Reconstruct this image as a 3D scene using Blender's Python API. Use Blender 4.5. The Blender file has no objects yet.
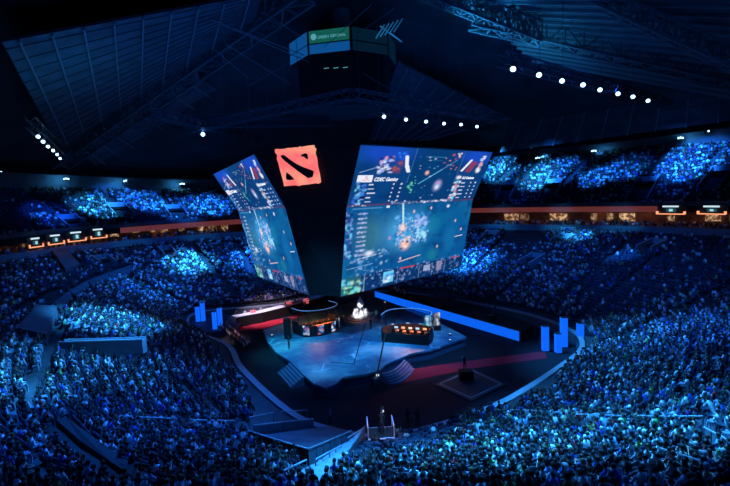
import bpy, bmesh, math, random
import numpy as np
from math import pi, sin, cos, atan, radians, sqrt, hypot, atan2
from mathutils import Vector, Matrix
random.seed(7); rng = np.random.default_rng(7)
SC = bpy.context.scene; COL = SC.collection

# ------------------------------------------------------------------ camera
F, CX, CY, H = 487.0, 365.0, 243.0, 21.0
pitch, rho = atan(50 / F), radians(2.5)
FW = Vector((0, cos(pitch), -sin(pitch))); UP0 = Vector((0, sin(pitch), cos(pitch))); XX = Vector((1, 0, 0))
UPV = cos(rho) * UP0 + sin(rho) * XX; RTV = cos(rho) * XX - sin(rho) * UP0
CAM = Vector((0, 0, H))
cd = bpy.data.cameras.new('camera'); cd.sensor_width = 36; cd.lens = F / 730 * 36; cd.clip_end = 500
co = bpy.data.objects.new('camera', cd); COL.objects.link(co)
M = Matrix.Identity(4)
for i in range(3):
    M[i][0] = RTV[i]; M[i][1] = UPV[i]; M[i][2] = -FW[i]; M[i][3] = CAM[i]
co.matrix_world = M; SC.camera = co

def ray(px, py): return FW + RTV * ((px - CX) / F) + UPV * ((CY - py) / F)
def az(px, py, z):                     # the point of the place at height z seen in that direction
    r = ray(px, py); return CAM + r * ((z - H) / r.z)
def ad(px, py, d):                     # ... at distance d down the hall
    r = ray(px, py); return CAM + r * (d / r.y)
def proj(P):                           # numpy (n,3) -> pixels and distance
    v = P - np.array(CAM); w = v @ np.array(FW)
    return CX + F * (v @ np.array(RTV)) / w, CY - F * (v @ np.array(UPV)) / w, w

# ------------------------------------------------------------------ helpers
MATS = {}
def mat(name, col, rough=.7, metal=0., emis=None, estr=1., noise=None, spec=.5):
    if name in MATS: return MATS[name]
    m = bpy.data.materials.new(name); m.use_nodes = True; MATS[name] = m
    nt = m.node_tree; b = nt.nodes['Principled BSDF']
    b.inputs['Base Color'].default_value = (*col, 1); b.inputs['Roughness'].default_value = rough
    b.inputs['Metallic'].default_value = metal; b.inputs['Specular IOR Level'].default_value = spec
    if emis:
        b.inputs['Emission Color'].default_value = (*emis, 1); b.inputs['Emission Strength'].default_value = estr
    if noise:
        sc, amt = noise
        tc = nt.nodes.new('ShaderNodeTexCoord'); n = nt.nodes.new('ShaderNodeTexNoise'); n.inputs['Scale'].default_value = sc
        n.inputs['Detail'].default_value = 5
        r = nt.nodes.new('ShaderNodeValToRGB')
        r.color_ramp.elements[0].position = .35; r.color_ramp.elements[1].position = .65
        r.color_ramp.elements[0].color = (*[c * (1 - amt) for c in col], 1); r.color_ramp.elements[1].color = (*[min(1, c * (1 + amt)) for c in col], 1)
        nt.links.new(tc.outputs['Object'], n.inputs['Vector']); nt.links.new(n.outputs['Fac'], r.inputs['Fac']); nt.links.new(r.outputs['Color'], b.inputs['Base Color'])
    return m
def attr_mat(name, rough=.75, emit=False, estr=1.):
    m = bpy.data.materials.new(name); m.use_nodes = True; MATS[name] = m
    nt = m.node_tree; b = nt.nodes['Principled BSDF']; a = nt.nodes.new('ShaderNodeAttribute'); a.attribute_name = 'Col'
    if emit:
        b.inputs['Base Color'].default_value = (.01, .01, .012, 1); b.inputs['Roughness'].default_value = .4
        nt.links.new(a.outputs['Color'], b.inputs['Emission Color']); b.inputs['Emission Strength'].default_value = estr
    else:
        nt.links.new(a.outputs['Color'], b.inputs['Base Color']); b.inputs['Roughness'].default_value = rough
    return m
def objcol_mat(name, rough=.8):
    m = bpy.data.materials.new(name); m.use_nodes = True; MATS[name] = m
    nt = m.node_tree; b = nt.nodes['Principled BSDF']; a = nt.nodes.new('ShaderNodeObjectInfo')
    nt.links.new(a.outputs['Color'], b.inputs['Base Color']); b.inputs['Roughness'].default_value = rough
    return m

class MB:
    def __init__(s): s.v = []; s.f = []; s.mi = []
    def add(s, vs, fs, mi=0):
        o = len(s.v); s.v += [tuple(p) for p in vs]; s.f += [tuple(i + o for i in f) for f in fs]; s.mi += [mi] * len(fs); return s
    def box(s, c, d, rz=0, mi=0, taper=1.):
        c = Vector(c); hx, hy, hz = d[0] / 2, d[1] / 2, d[2] / 2; R = Matrix.Rotation(rz, 3, 'Z'); vs = []
        for z, k in ((-hz, 1.), (hz, taper)):
            for x, y in ((-hx, -hy), (hx, -hy), (hx, hy), (-hx, hy)): vs.append(c + R @ Vector((x * k, y * k, z)))
        return s.add(vs, [(0, 3, 2, 1), (4, 5, 6, 7), (0, 1, 5, 4), (1, 2, 6, 5), (2, 3, 7, 6), (3, 0, 4, 7)], mi)
    def bar(s, a, b, w, h=None, mi=0):                     # rectangular bar from a to b
        a, b = Vector(a), Vector(b); h = h or w; d = (b - a)
        if d.length < 1e-6: return s
        d.normalize(); q = Vector((0, 0, 1)) if abs(d.z) < .95 else Vector((1, 0, 0))
        x = d.cross(q).normalized() * w / 2; y = x.cross(d).normalized() * h / 2; vs = []
        for p in (a, b): vs += [p - x - y, p + x - y, p + x + y, p - x + y]
        return s.add(vs, [(0, 3, 2, 1), (4, 5, 6, 7), (0, 1, 5, 4), (1, 2, 6, 5), (2, 3, 7, 6), (3, 0, 4, 7)], mi)
    def tube(s, pts, r, n=8, mi=0, cap=True):              # r float or list
        pts = [Vector(p) for p in pts]; rs = r if isinstance(r, (list, tuple)) else [r] * len(pts); vs = []; fs = []
        for i, p in enumerate(pts):
            d = (pts[min(i + 1, len(pts) - 1)] - pts[max(i - 1, 0)]).normalized()
            q = Vector((0, 0, 1)) if abs(d.z) < .95 else Vector((1, 0, 0)); x = d.cross(q).normalized(); y = x.cross(d)
            for k in range(n):
                a = 2 * pi * k / n; vs.append(p + x * cos(a) * rs[i] + y * sin(a) * rs[i])
        for i in range(len(pts) - 1):
            for k in range(n): fs.append((i * n + k, i * n + (k + 1) % n, (i + 1) * n + (k + 1) % n, (i + 1) * n + k))
        if cap: fs.append(tuple(range(n - 1, -1, -1))); fs.append(tuple(range((len(pts) - 1) * n, len(pts) * n)))
        return s.add(vs, fs, mi)
    def lathe(s, c, prof, n=16, mi=0):                     # prof [(r,z)]
        c = Vector(c); vs = []; fs = []
        for r, z in prof:
            for k in range(n): a = 2 * pi * k / n; vs.append(c + Vector((r * cos(a), r * sin(a), z)))
        for i in range(len(prof) - 1):
            for k in range(n): fs.append((i * n + k, i * n + (k + 1) % n, (i + 1) * n + (k + 1) % n, (i + 1) * n + k))
        fs.append(tuple(range(n - 1, -1, -1))); fs.append(tuple(range((len(prof) - 1) * n, len(prof) * n)))
        return s.add(vs, fs, mi)
    def prism(s, poly, z0, z1, mi=0):                      # poly of (x,y[,z]); z0/z1 heights
        n = len(poly); vs = [(p[0], p[1], z0) for p in poly] + [(p[0], p[1], z1) for p in poly]
        return s.add(vs, [tuple(range(n - 1, -1, -1)), tuple(range(n, 2 * n))] + [(i, (i + 1) % n, n + (i + 1) % n, n + i) for i in range(n)], mi)
    def wall(s, pts, z0, z1, th, mi=0):                    # vertical wall along a line of points
        for a, b in zip(pts[:-1], pts[1:]):
            a, b = Vector((a[0], a[1], 0)), Vector((b[0], b[1], 0)); n = Vector((-(b - a).y, (b - a).x, 0)).normalized() * th / 2
            s.prism([a - n, b - n, b + n, a + n], z0, z1, mi)
        return s
    def build(s, name, mats, parent=None, loc=None, smooth=False):
        me = bpy.data.meshes.new(name); me.from_pydata(s.v, [], s.f)
        for m in (mats if isinstance(mats, (list, tuple)) else [mats]): me.materials.append(m)
        if any(s.mi): me.polygons.foreach_set('material_index', s.mi)
        if smooth: me.polygons.foreach_set('use_smooth', [True] * len(s.f))
        me.validate(); me.update()
        o = bpy.data.objects.new(name, me); COL.objects.link(o)
        if parent: o.parent = parent
        if loc is not None: o.location = loc
        return o
def tag(o, label=None, cat=None, group=None, kind=None):
    if label: o['label'] = label
    if cat: o['category'] = cat
    if group: o['group'] = group
    if kind: o['kind'] = kind
    return o
def empty(name, loc=(0, 0, 0), rz=0, label=None, cat=None, group=None):
    o = bpy.data.objects.new(name, None); COL.objects.link(o); o.location = loc; o.rotation_euler = (0, 0, rz); o.empty_display_size = .3
    return tag(o, label, cat, group)
def dup(root, loc=None, rz=None, label=None, group=None, cat=None):
    r = root.copy(); COL.objects.link(r)
    if loc is not None: r.location = loc
    if rz is not None: r.rotation_euler = (0, 0, rz)
    if label: r['label'] = label
    if group: r['group'] = group
    if cat: r['category'] = cat
    for ch in root.children:
        c = ch.copy(); COL.objects.link(c); c.parent = r
        for g in ch.children:
            d = g.copy(); COL.objects.link(d); d.parent = c
    return r
def struct(o): o['kind'] = 'structure'; return o
def text_mesh(name, s, size, m, parent, mtx, shear=0., depth=.01):
    cu = bpy.data.curves.new(name, 'FONT'); cu.body = s; cu.size = size; cu.extrude = depth; cu.shear = shear; cu.align_x = 'LEFT'
    cu.offset = size * .012
    t = bpy.data.objects.new(name, cu); COL.objects.link(t)
    dg = bpy.context.evaluated_depsgraph_get(); dg.update()
    me = bpy.data.meshes.new_from_object(t.evaluated_get(dg)); bpy.data.objects.remove(t)
    me.materials.clear(); me.materials.append(m)
    o = bpy.data.objects.new(name, me); COL.objects.link(o)
    if parent: o.parent = parent
    o.matrix_local = mtx; return o
def inside(poly, x, y):                # numpy point in polygon
    c = np.zeros(len(x), bool); n = len(poly)
    for i in range(n):
        x0, y0 = poly[i][0], poly[i][1]; x1, y1 = poly[(i + 1) % n][0], poly[(i + 1) % n][1]
        if y0 == y1: continue
        c ^= ((y0 > y) != (y1 > y)) & (x < (x1 - x0) * (y - y0) / (y1 - y0) + x0)
    return c

# ------------------------------------------------------------------ plan of the hall
INNER = np.array([(1.3, 38), (6.6, 40.0), (12.2, 43.6), (19.8, 50.8), (25.5, 57.5), (27, 65), (24, 74), (16.5, 84), (6, 94), (-6.5, 97), (-16.5, 88), (-29.5, 84.5), (-27.5, 74), (-19, 64.5), (-14.6, 55), (-7.4, 43.2), (-2.9, 39.2)])
OUTER = np.array([(0, 8), (18, 8), (34, 13), (46, 30), (57, 47), (62.5, 64), (61, 83), (48, 102), (20, 124), (-12, 122), (-34, 113), (-51, 98), (-58, 80), (-58, 60), (-50, 38), (-31, 14), (-15, 8)])
ZTOP = np.array([27, 27, 27, 27, 27.5, 27.4, 27.4, 28.2, 28.5, 25, 23.4, 24.3, 25.2, 25.4, 25.5, 26, 27.])   # top of the upper deck
ZEAVE = np.array([30, 30, 30, 30, 31, 31, 31, 30.4, 30, 27.4, 26.6, 27.8, 29.2, 30, 30, 30, 30.])
NC = len(INNER)
def cr(A, u):                          # periodic Catmull-Rom, u in control units, numpy
    u = np.asarray(u, float) % NC; i = np.floor(u).astype(int); f = (u - i)
    if A.ndim == 2: f = f[..., None]
    p0, p1, p2, p3 = A[(i - 1) % NC], A[i % NC], A[(i + 1) % NC], A[(i + 2) % NC]
    return .5 * (2 * p1 + (p2 - p0) * f + (2 * p0 - 5 * p1 + 4 * p2 - p3) * f * f + (3 * p1 - p0 - 3 * p2 + p3) * f ** 3)
def outn(u):                           # outward normal of the outer ring
    a = cr(OUTER, np.asarray(u) + .02) - cr(OUTER, np.asarray(u) - .02); n = np.stack([a[..., 1], -a[..., 0]], -1)
    return n / np.linalg.norm(n, axis=-1, keepdims=True)
ZB = np.array([13.5, 13.5, 13.5, 13., 12., 11.4, 11.2, 11.1, 11.1, 11.6, 12.2, 12.4, 12.6, 12.8, 13.2, 13.5, 13.5])   # height of the concourse
ZD = 16.2                                # lowest row of the upper deck
def low(u, t):
    u = np.asarray(u, float); t = np.asarray(t, float); p = cr(INNER, u) * (1 - t)[..., None] + cr(OUTER, u) * t[..., None]
    return np.concatenate([p, (1.2 + (cr(ZB, u) - 1.2) * t ** 1.1)[..., None]], -1)
DECKW = 16.
def upp(u, t):
    u = np.asarray(u, float); t = np.asarray(t, float); p = cr(OUTER, u) + outn(u) * (1.0 + DECKW * t)[..., None]
    z = ZD + (cr(ZTOP, u) - ZD) * t
    return np.concatenate([p, z[..., None]], -1)
def finder(fn, t0=0., t1=1.):          # lookup: direction -> place on a tier
    U, T = np.meshgrid(np.linspace(0, NC, 1700, endpoint=False), np.linspace(t0, t1, 120)); U = U.ravel(); T = T.ravel(); P = fn(U, T)
    x, y, w = proj(P); ok = (w > 5) & (x > -300) & (x < 1030)
    return U[ok], T[ok], P[ok], x[ok], y[ok]
FL, FU = finder(low), finder(upp)
def on(px, py, tier=0):
    U, T, P, x, y = FU if tier else FL; i = np.argmin((x - px) ** 2 + (y - py) ** 2); return Vector(P[i]), U[i], T[i]

# ------------------------------------------------------------------ materials
M_conc = mat('dark_concrete', (.11, .11, .125), .8, noise=(.8, .25))
M_step = mat('terrace_concrete', (.04, .04, .048), .85, noise=(1.5, .3))
M_wallc = mat('painted_concrete', (.26, .27, .30), .7, noise=(.5, .12))
M_black = mat('black_cloth', (.008, .008, .010), .9)
M_blackm = mat('black_metal', (.02, .02, .022), .45, .3)
M_grey = mat('grey_metal', (.30, .31, .33), .4, .6)
M_rail = mat('pale_rail', (.75, .78, .8), .35, .3)
M_floor = mat('arena_floor', (.002, .004, .012), .95, noise=(.7, .4))
M_roof = mat('roof_panel', (.12, .13, .15), .8, noise=(.35, .25))
M_roofd = mat('roof_deck', (.06, .065, .075), .9, noise=(.2, .3))
M_purlin = mat('purlin', (.30, .32, .34), .6)
M_truss = mat('roof_truss', (.14, .15, .17), .6, .2)
M_red = mat('red_carpet', (.50, .008, .03), .95, noise=(3, .2))
M_glass = mat('booth_glass', (.7, .8, .9), .05)
g = M_glass.node_tree.nodes['Principled BSDF']; g.inputs['Transmission Weight'].default_value = 1.0; g.inputs['IOR'].default_value = 1.1; g.inputs['Alpha'].default_value = .25
M_seat = mat('seat_plastic', (.045, .05, .085), .5)
M_white = mat('white_board', (.8, .8, .8), .6)
A_lit = attr_mat('display_light', emit=True)
A_crowd = attr_mat('crowd_cloth', .8)
A_shirt = objcol_mat('shirt_cloth')
M_skin = mat('skin', (.50, .30, .22), .6)
M_pants = mat('trousers', (.02, .025, .04), .85)
M_shoe = mat('shoe', (.015, .015, .015), .6)
M_lens = mat('lamp_lens', (.1, .1, .1), .2, emis=(.40, .68, 1.), estr=5)
M_lenss = mat('lamp_lens_far', (.1, .1, .1), .2, emis=(.35, .62, 1.), estr=9)
M_warm = mat('warm_window', (.1, .08, .05), .6, emis=(1., .52, .26), estr=1.6)
M_warmd = mat('warm_interior', (.30, .17, .10), .8, emis=(.30, .09, .035), estr=.25)
M_tube = mat('light_box', (.4, .4, .4), .5, emis=(.62, .82, .9), estr=1.0)
M_neon = mat('orange_counter_light', (.3, .1, .05), .5, emis=(1., .36, .17), estr=1.3)
M_fascia = mat('red_fascia', (.35, .10, .07), .6, emis=(.11, .022, .017), estr=1.)

# ------------------------------------------------------------------ bowl, deck, walls, roof
def ring_mesh(name, rows, m, u0=0., u1=None, n=340, kind='structure'):   # rows: list of functions u-> (n,3)
    closed = u1 is None; us = np.linspace(u0, NC if closed else u1, n, endpoint=not closed)
    R = [r(us) for r in rows]; V = np.concatenate(R); f = []
    for j in range(len(R) - 1):
        for i in range(n if closed else n - 1):
            k = (i + 1) % n; f.append((j * n + i, j * n + k, (j + 1) * n + k, (j + 1) * n + i))
    me = bpy.data.meshes.new(name); me.from_pydata(V.tolist(), [], f); me.materials.append(m); me.update()
    o = bpy.data.objects.new(name, me); COL.objects.link(o); o['kind'] = kind; return o
NR = 40
def rowfn(fn, t, zz=None):
    def f(us):
        p = fn(us, np.full(len(us), t)).copy()
        if zz is not None: p[:, 2] = zz(us) if callable(zz) else zz
        return p
    return f
rows = [rowfn(low, 0., 0.)]
for i in range(NR):                     # riser then tread; the tread of row i lies at lowz(i/NR)
    z = (lambda t: lambda us: low(us, np.full(len(us), t))[:, 2])(i / NR); rows += [rowfn(low, i / NR, z), rowfn(low, (i + 1) / NR - 1e-4, z)]
ring_mesh('floor_lower_terrace', rows, M_step)
# parapet and concourse behind the lower bowl
def outr(d, z):
    def f(us):
        p = cr(OUTER, us) + outn(us) * d; zz = z(us) if callable(z) else np.full(len(us), z)
        return np.concatenate([p, zz[:, None]], -1)
    return f
bz = lambda h: (lambda us: cr(ZB, us) + h)
ring_mesh('wall_concourse_parapet', [outr(0., bz(-.4)), outr(0., bz(1.05)), outr(.3, bz(1.05)), outr(.3, bz(.1))], M_wallc)
ring_mesh('floor_concourse', [outr(.3, bz(.1)), outr(9, bz(.1))], M_conc)
UA, UB = 3.4, 14.2                      # stretch of the upper deck the hall shows
NU = 19
ZT = lambda us: cr(ZTOP, us)
ring_mesh('wall_concourse_back', [outr(5.5, bz(.1)), outr(5.5, 15.6)], mat('concourse_wall', (.25, .18, .14), .8, noise=(1.2, .3)), UA, UB)
ring_mesh('ceiling_concourse', [outr(5.5, 15.62), outr(.5, 15.62)], M_black, UA, UB)
rows = []
for i in range(NU):
    def rf(t, tt):
        def f(us):
            p = upp(us, np.full(len(us), t)); q = upp(us, np.full(len(us), tt)); p = p.copy(); p[:, 2] = q[:, 2]; return p
        return f
    rows += [rf(i / NU, i / NU), rf((i + 1) / NU, i / NU)]
ring_mesh('floor_upper_deck', [outr(.6, ZD), outr(1.0, ZD)] + rows, M_step, UA, UB, 260)
ring_mesh('wall_deck_parapet', [outr(.65, ZD - .1), outr(.65, ZD + .75), outr(.9, ZD + .75), outr(.9, ZD - .1)], M_conc, UA, UB)
for ua, ub, m in ((UA, 6.35, M_black), (6.35, 10.9, M_fascia), (10.9, UB, M_black)): ring_mesh('trim_deck_fascia', [outr(.45, 14.95), outr(.45, 16.05), outr(.75, 16.05), outr(.75, 14.95), outr(.45, 14.95)], m, ua, ub, 150)
ring_mesh('wall_upper_back', [outr(DECKW + 1.6, lambda us: ZT(us) - 3), outr(DECKW + 1.6, lambda us: cr(ZEAVE, us) + 2.5)], mat('upper_wall_paint', (.20, .22, .26), .8, noise=(.3, .2)), UA, UB)
ring_mesh('trim_eave_beam', [outr(DECKW - 1.6, lambda us: cr(ZEAVE, us) + 1.3), outr(DECKW - 1.6, lambda us: cr(ZEAVE, us) - .2), outr(DECKW, lambda us: cr(ZEAVE, us) - .2), outr(DECKW, lambda us: cr(ZEAVE, us) + 1.3)], M_black, UA, UB)
APEX = np.array([-5., 60., 52.])
def roofr(k):
    def f(us):
        a = outr(DECKW + 2., lambda u: cr(ZEAVE, u) + 1.2)(us); return a * (1 - k) + APEX * k
    return f
ring_mesh('ceiling_roof', [roofr(k) for k in (0., .2, .4, .6, .8, .97)], M_roofd)
fl = MB(); fl.prism([(x * 1.0, y) for x, y in cr(INNER, np.linspace(0, NC, 80, endpoint=False)).tolist()], -.3, 0.)
struct(fl.build('floor', M_floor))
# white trim line on the arena wall
ring_mesh('trim_arena_wall_rail', [rowfn(low, 0., 1.2), rowfn(low, 0., 1.42), rowfn(low, .018, 1.42), rowfn(low, .018, 1.2)], mat('rim_paint', (.30, .32, .36), .6))
ring_mesh('wall_arena_front', [rowfn(low, -.004, 0.), rowfn(low, -.004, 1.2)], mat('arena_wall_board', (.10, .11, .14), .6))
# back wall behind the camera side
bw = MB(); bw.wall([(-62, 60), (-58, 30), (-40, 2), (0, -8), (40, 2), (58, 30), (62, 50)], 13, 34, .4); struct(bw.build('wall_near', M_conc))

# lit roof panels with purlins (the roof skin seen between the trusses)
def bil(q, s, t): return (q[0] * (1 - s) + q[1] * s) * (1 - t) + (q[3] * (1 - s) + q[2] * s) * t
def roof_panel(q, nr, na):
    p = MB(); N = 10
    vs = [bil(q, i / N, j / N) for j in range(N + 1) for i in range(N + 1)]; up = Vector((0, 0, .25))
    fs = [(j * (N + 1) + i, j * (N + 1) + i + 1, (j + 1) * (N + 1) + i + 1, (j + 1) * (N + 1) + i) for j in range(N) for i in range(N)]
    p.add(vs, fs); p.add([v + up for v in vs], [f[::-1] for f in fs])
    o = struct(p.build('ceiling_panel', M_roof))
    r = MB()
    for k in range(nr):
        s = (k + .5) / nr; r.bar(bil(q, s, 0) - Vector((0, 0, .18)), bil(q, s, 1) - Vector((0, 0, .18)), .16, .3)
    struct(r.build('trim_purlin', M_purlin))
    r = MB()
    for k in range(na):
        s = (k + .5) / na; r.bar(bil(q, 0, s) - Vector((0, 0, .06)), bil(q, 1, s) - Vector((0, 0, .06)), .07, .1)
    struct(r.build('trim_batten', M_truss))
LT0, LT1 = ad(66, 157, 98), ad(300, -8, 66)      # the roof truss that climbs from the far left corner
def lt(s): return LT0.lerp(LT1, s)
roof_panel([ad(2, 42, 50), ad(262, -6, 60), lt(.86), lt(-.02) + Vector((0, 0, 1))], 9, 16)
roof_panel([lt(0.05) + Vector((0, 0, .5)), lt(.62) + Vector((0, 0, .5)), ad(262, 120, 118), ad(118, 182, 130)], 8, 8)
roof_panel([ad(398, 62, 84), ad(512, 120, 104), ad(430, 140, 108), ad(370, 140, 104)], 8, 10)
roof_panel([ad(452, -8, 60), ad(535, 62, 70), ad(735, 100, 66), ad(760, -10, 48)], 14, 4)
roof_panel([ad(520, 106, 112), ad(735, 80, 84), ad(735, 120, 92), ad(500, 152, 122)], 9, 3)

# ------------------------------------------------------------------ trusses (box girders with lacing)
def truss_mb(a, b, w, h, r, n):
    a, b = Vector(a), Vector(b); d = (b - a).normalized(); x = d.cross(Vector((0, 0, 1))).normalized() * w / 2; y = Vector((0, 0, h / 2)); m = MB()
    c = [x + y, -x + y, -x - y, x - y]
    for q in c: m.bar(a + q, b + q, r)
    for i in range(n):
        p, e = a.lerp(b, i / n), a.lerp(b, (i + 1) / n)
        for j in range(4):
            k = (j + 1) % 4
            if i % 2: j, k = k, j
            m.bar(p + c[j], e + c[k], r * .6); m.bar(e + c[j], e + c[k], r * .5)
    return m
tr = truss_mb(lt(-.04), lt(1.02), 3.0, 3.0, .38, 22).build('roof_truss', M_truss); tag(tr, 'long laced roof girder climbing from the far left corner', 'truss', 'roof girders')
for a, b, w, lb in ((ad(470, 18, 62), ad(760, 82, 62), 2.2, 'long laced roof girder running down to the right edge above the lamps'),
                    (ad(415, -16, 62), ad(540, 34, 60), 2.2, 'bright blue laced roof girder at the top of the hall right of centre'),
                    (ad(560, -20, 58), ad(735, 60, 50), 2., 'upper laced roof girder at the top right corner')):
    tag(truss_mb(a, b, w, w, .3, 16).build('roof_truss', M_truss), lb, 'truss', 'roof girders')
tag(truss_mb(ad(60, 178, 128) , ad(225, 168, 140), 1.2, 1.6, .2, 20).build('roof_truss', M_truss), 'low laced girder under the far left roof panels', 'truss', 'roof girders')
# stage lighting trusses over the media structure, all at one height
def gz(px, py): return az(px, py, 32.3)
TR = [((372, 108), (500, 130), 'black lighting truss carrying the six lamps above the right screen'),
      ((500, 58), (668, 104), 'black lighting truss carrying the eight lamps at the right'),
      ((176, 132), (352, 94), 'black lighting truss above the left screen'),
      ((150, 112), (262, 140), 'black lighting truss above the far end of the left screen'),
      ((352, 94), (500, 118), 'black lighting truss behind the six central lamps'),
      ((200, 124), (330, 122), 'black lighting truss over the red emblem')]
for a, b, lb in TR:
    tag(truss_mb(gz(*a), gz(*b), 1.1, 1.1, .14, 18).build('lighting_truss', M_blackm), lb, 'truss', 'lighting trusses')
a, b = az(30, 122, 29.6), az(68, 158, 29.6)
tag(truss_mb(a, b, 1., 1., .14, 12).build('lighting_truss', M_blackm), 'black lighting truss carrying the six lamps at the far left', 'truss', 'lighting trusses')
# hoist cables and tensioned roof cables
def cable(a, b, r, lb, m=M_grey): tag(MB().tube([a, b], r, 5).build('cable', m), lb, 'cable', 'rigging cables')
CB = [((180, 8), 60, (322, 62), 72, .07), ((212, 20), 62, (318, 66), 72, .07), ((225, 44), 62, (290, 84), 72, .05), ((262, 12), 66, (322, 50), 72, .04), ((215, 50), 64, (248, 78), 72, .05), ((50, 62), 60, (31, 110), 78, .04),
      ((372, 4), 60, (310, 60), 72, .04), ((395, 8), 62, (340, 46), 72, .04), ((248, 86), 74, (312, 50), 70, .03), ((340, 60), 70, (395, 92), 70, .03)]
for (a, da, b, db, r) in CB: cable(ad(*a, da), ad(*b, db), r, 'taut steel cable running from the roof to the hanging scoreboard')
for px, py, top in ((380, 20, 112), (390, 16, 112), (402, 10, 114), (410, 12, 115), (418, 22, 116), (428, 10, 116), (440, 26, 118), (452, 30, 120), (462, 34, 122), (360, 10, 104), (300, 0, 110), (286, 10, 114), (268, 30, 118), (250, 40, 120), (240, 60, 124), (224, 70, 128), (206, 80, 134), (513, 20, 66), (540, 26, 72), (563, 32, 78), (600, 44, 87), (633, 60, 94)):
    p = gz(px, top); q = p.copy(); q.z = 44; cable(p, q, .035, 'thin vertical hoist cable from the roof down to a lighting truss', M_truss)

# ------------------------------------------------------------------ lamps (moving heads on the trusses)
def make_lamp(lens, loc, aim, label, group, s=1.):
    t = empty('stage_lamp', loc, 0, label, 'stage lamp', group)
    d = Vector(aim).normalized()
    b = MB(); b.box((0, 0, .42 * s), (.5 * s, .4 * s, .22 * s)); b.box((0, 0, .75 * s), (.14 * s, .14 * s, .5 * s)); b.build('base', M_blackm, t)
    y = MB(); sd = d.cross(Vector((0, 0, 1))).normalized() * .34 * s
    for k in (-1, 1): y.bar(sd * k + Vector((0, 0, .34 * s)), sd * k - Vector((0, 0, .08 * s)), .06 * s, .16 * s)
    y.bar(sd * 1.05 + Vector((0, 0, .34 * s)), sd * -1.05 + Vector((0, 0, .34 * s)), .06 * s, .16 * s); y.build('yoke', M_blackm, t)
    h = MB(); h.tube([-d * .38 * s, -d * .2 * s, d * .26 * s], [.16 * s, .27 * s, .29 * s], 12); h.build('head', M_blackm, t)
    l = MB(); l.tube([d * .262 * s, d * .30 * s], [.27 * s, .24 * s], 14); l.build('lens', lens, t)
    return t
AIMC = Vector((0, -.93, -.42))
def lamprow(pts, z, n, group, side, s=1., lens=M_lens):
    for i, (px, py) in enumerate(pts):
        p = az(px, py, z); aim = (CAM - p).normalized() * .8 + Vector((0, 0, -.35))
        o = ('first', 'second', 'third', 'fourth', 'fifth', 'sixth', 'seventh', 'eighth')[i]
        make_lamp(lens, p, aim, 'bright blue-white stage lamp, %s from the left in the row %s' % (o, side), group, s)
lamprow([(513, 68), (539, 74), (562, 80), (583, 84), (600, 89), (618, 93), (633, 96), (648, 100)], 31.5, 8, 'stage lamps on the right truss', 'at the upper right', .92)
lamprow([(384, 116), (406, 119), (426, 121), (444, 123), (461, 124), (477, 126)], 31.5, 6, 'stage lamps above the right screen', 'above the right screen', .95)
lamprow([(38, 136), (43, 141), (48, 146), (53, 150), (57, 154), (60, 158)], 29, 6, 'stage lamps on the far left truss', 'at the far left', .8)
make_lamp(M_lenss, az(203, 134, 31.5), (.2, -.9, -.3), 'single blue lamp above the left screen', None, 1.1)
# small lamps on the wall above the upper deck
for px, py, w in ((66, 179, 3), (2, 171, 2), (125, 181, 2), (182, 184, 3), (538, 158, 3), (594, 151, 3), (681, 138, 3), (709, 131, 1)):
    p = ad(px, py, 0); d = 60
    P, u, t = on(px, min(py + 20, 200), 1); q = cr(OUTER, u) + outn(u) * (DECKW + .9); dd = q[1]
    p = ad(px, py, float(dd)); b = MB()
    t_ = empty('wall_floodlight', p, 0, 'white floodlight cluster on the wall above the upper seats, %s' % {66: 'left', 2: 'left edge', 125: 'left, nearer the screens', 182: 'left, beside the left screen', 538: 'right, nearest the right screen', 594: 'right, second from the screen', 681: 'right, third from the screen', 709: 'far right edge'}[px], 'floodlight', 'floodlights above the upper seats')
    MB().box((0, .3, 0), (1.5, .3, .7)).build('housing', M_blackm, t_)
    for k in range(w): MB().tube([((k - (w - 1) / 2) * .45, .14, .1 * (k % 2)), ((k - (w - 1) / 2) * .45, .06, .1 * (k % 2))], .17, 8).build('lens', M_lens, t_)

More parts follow.
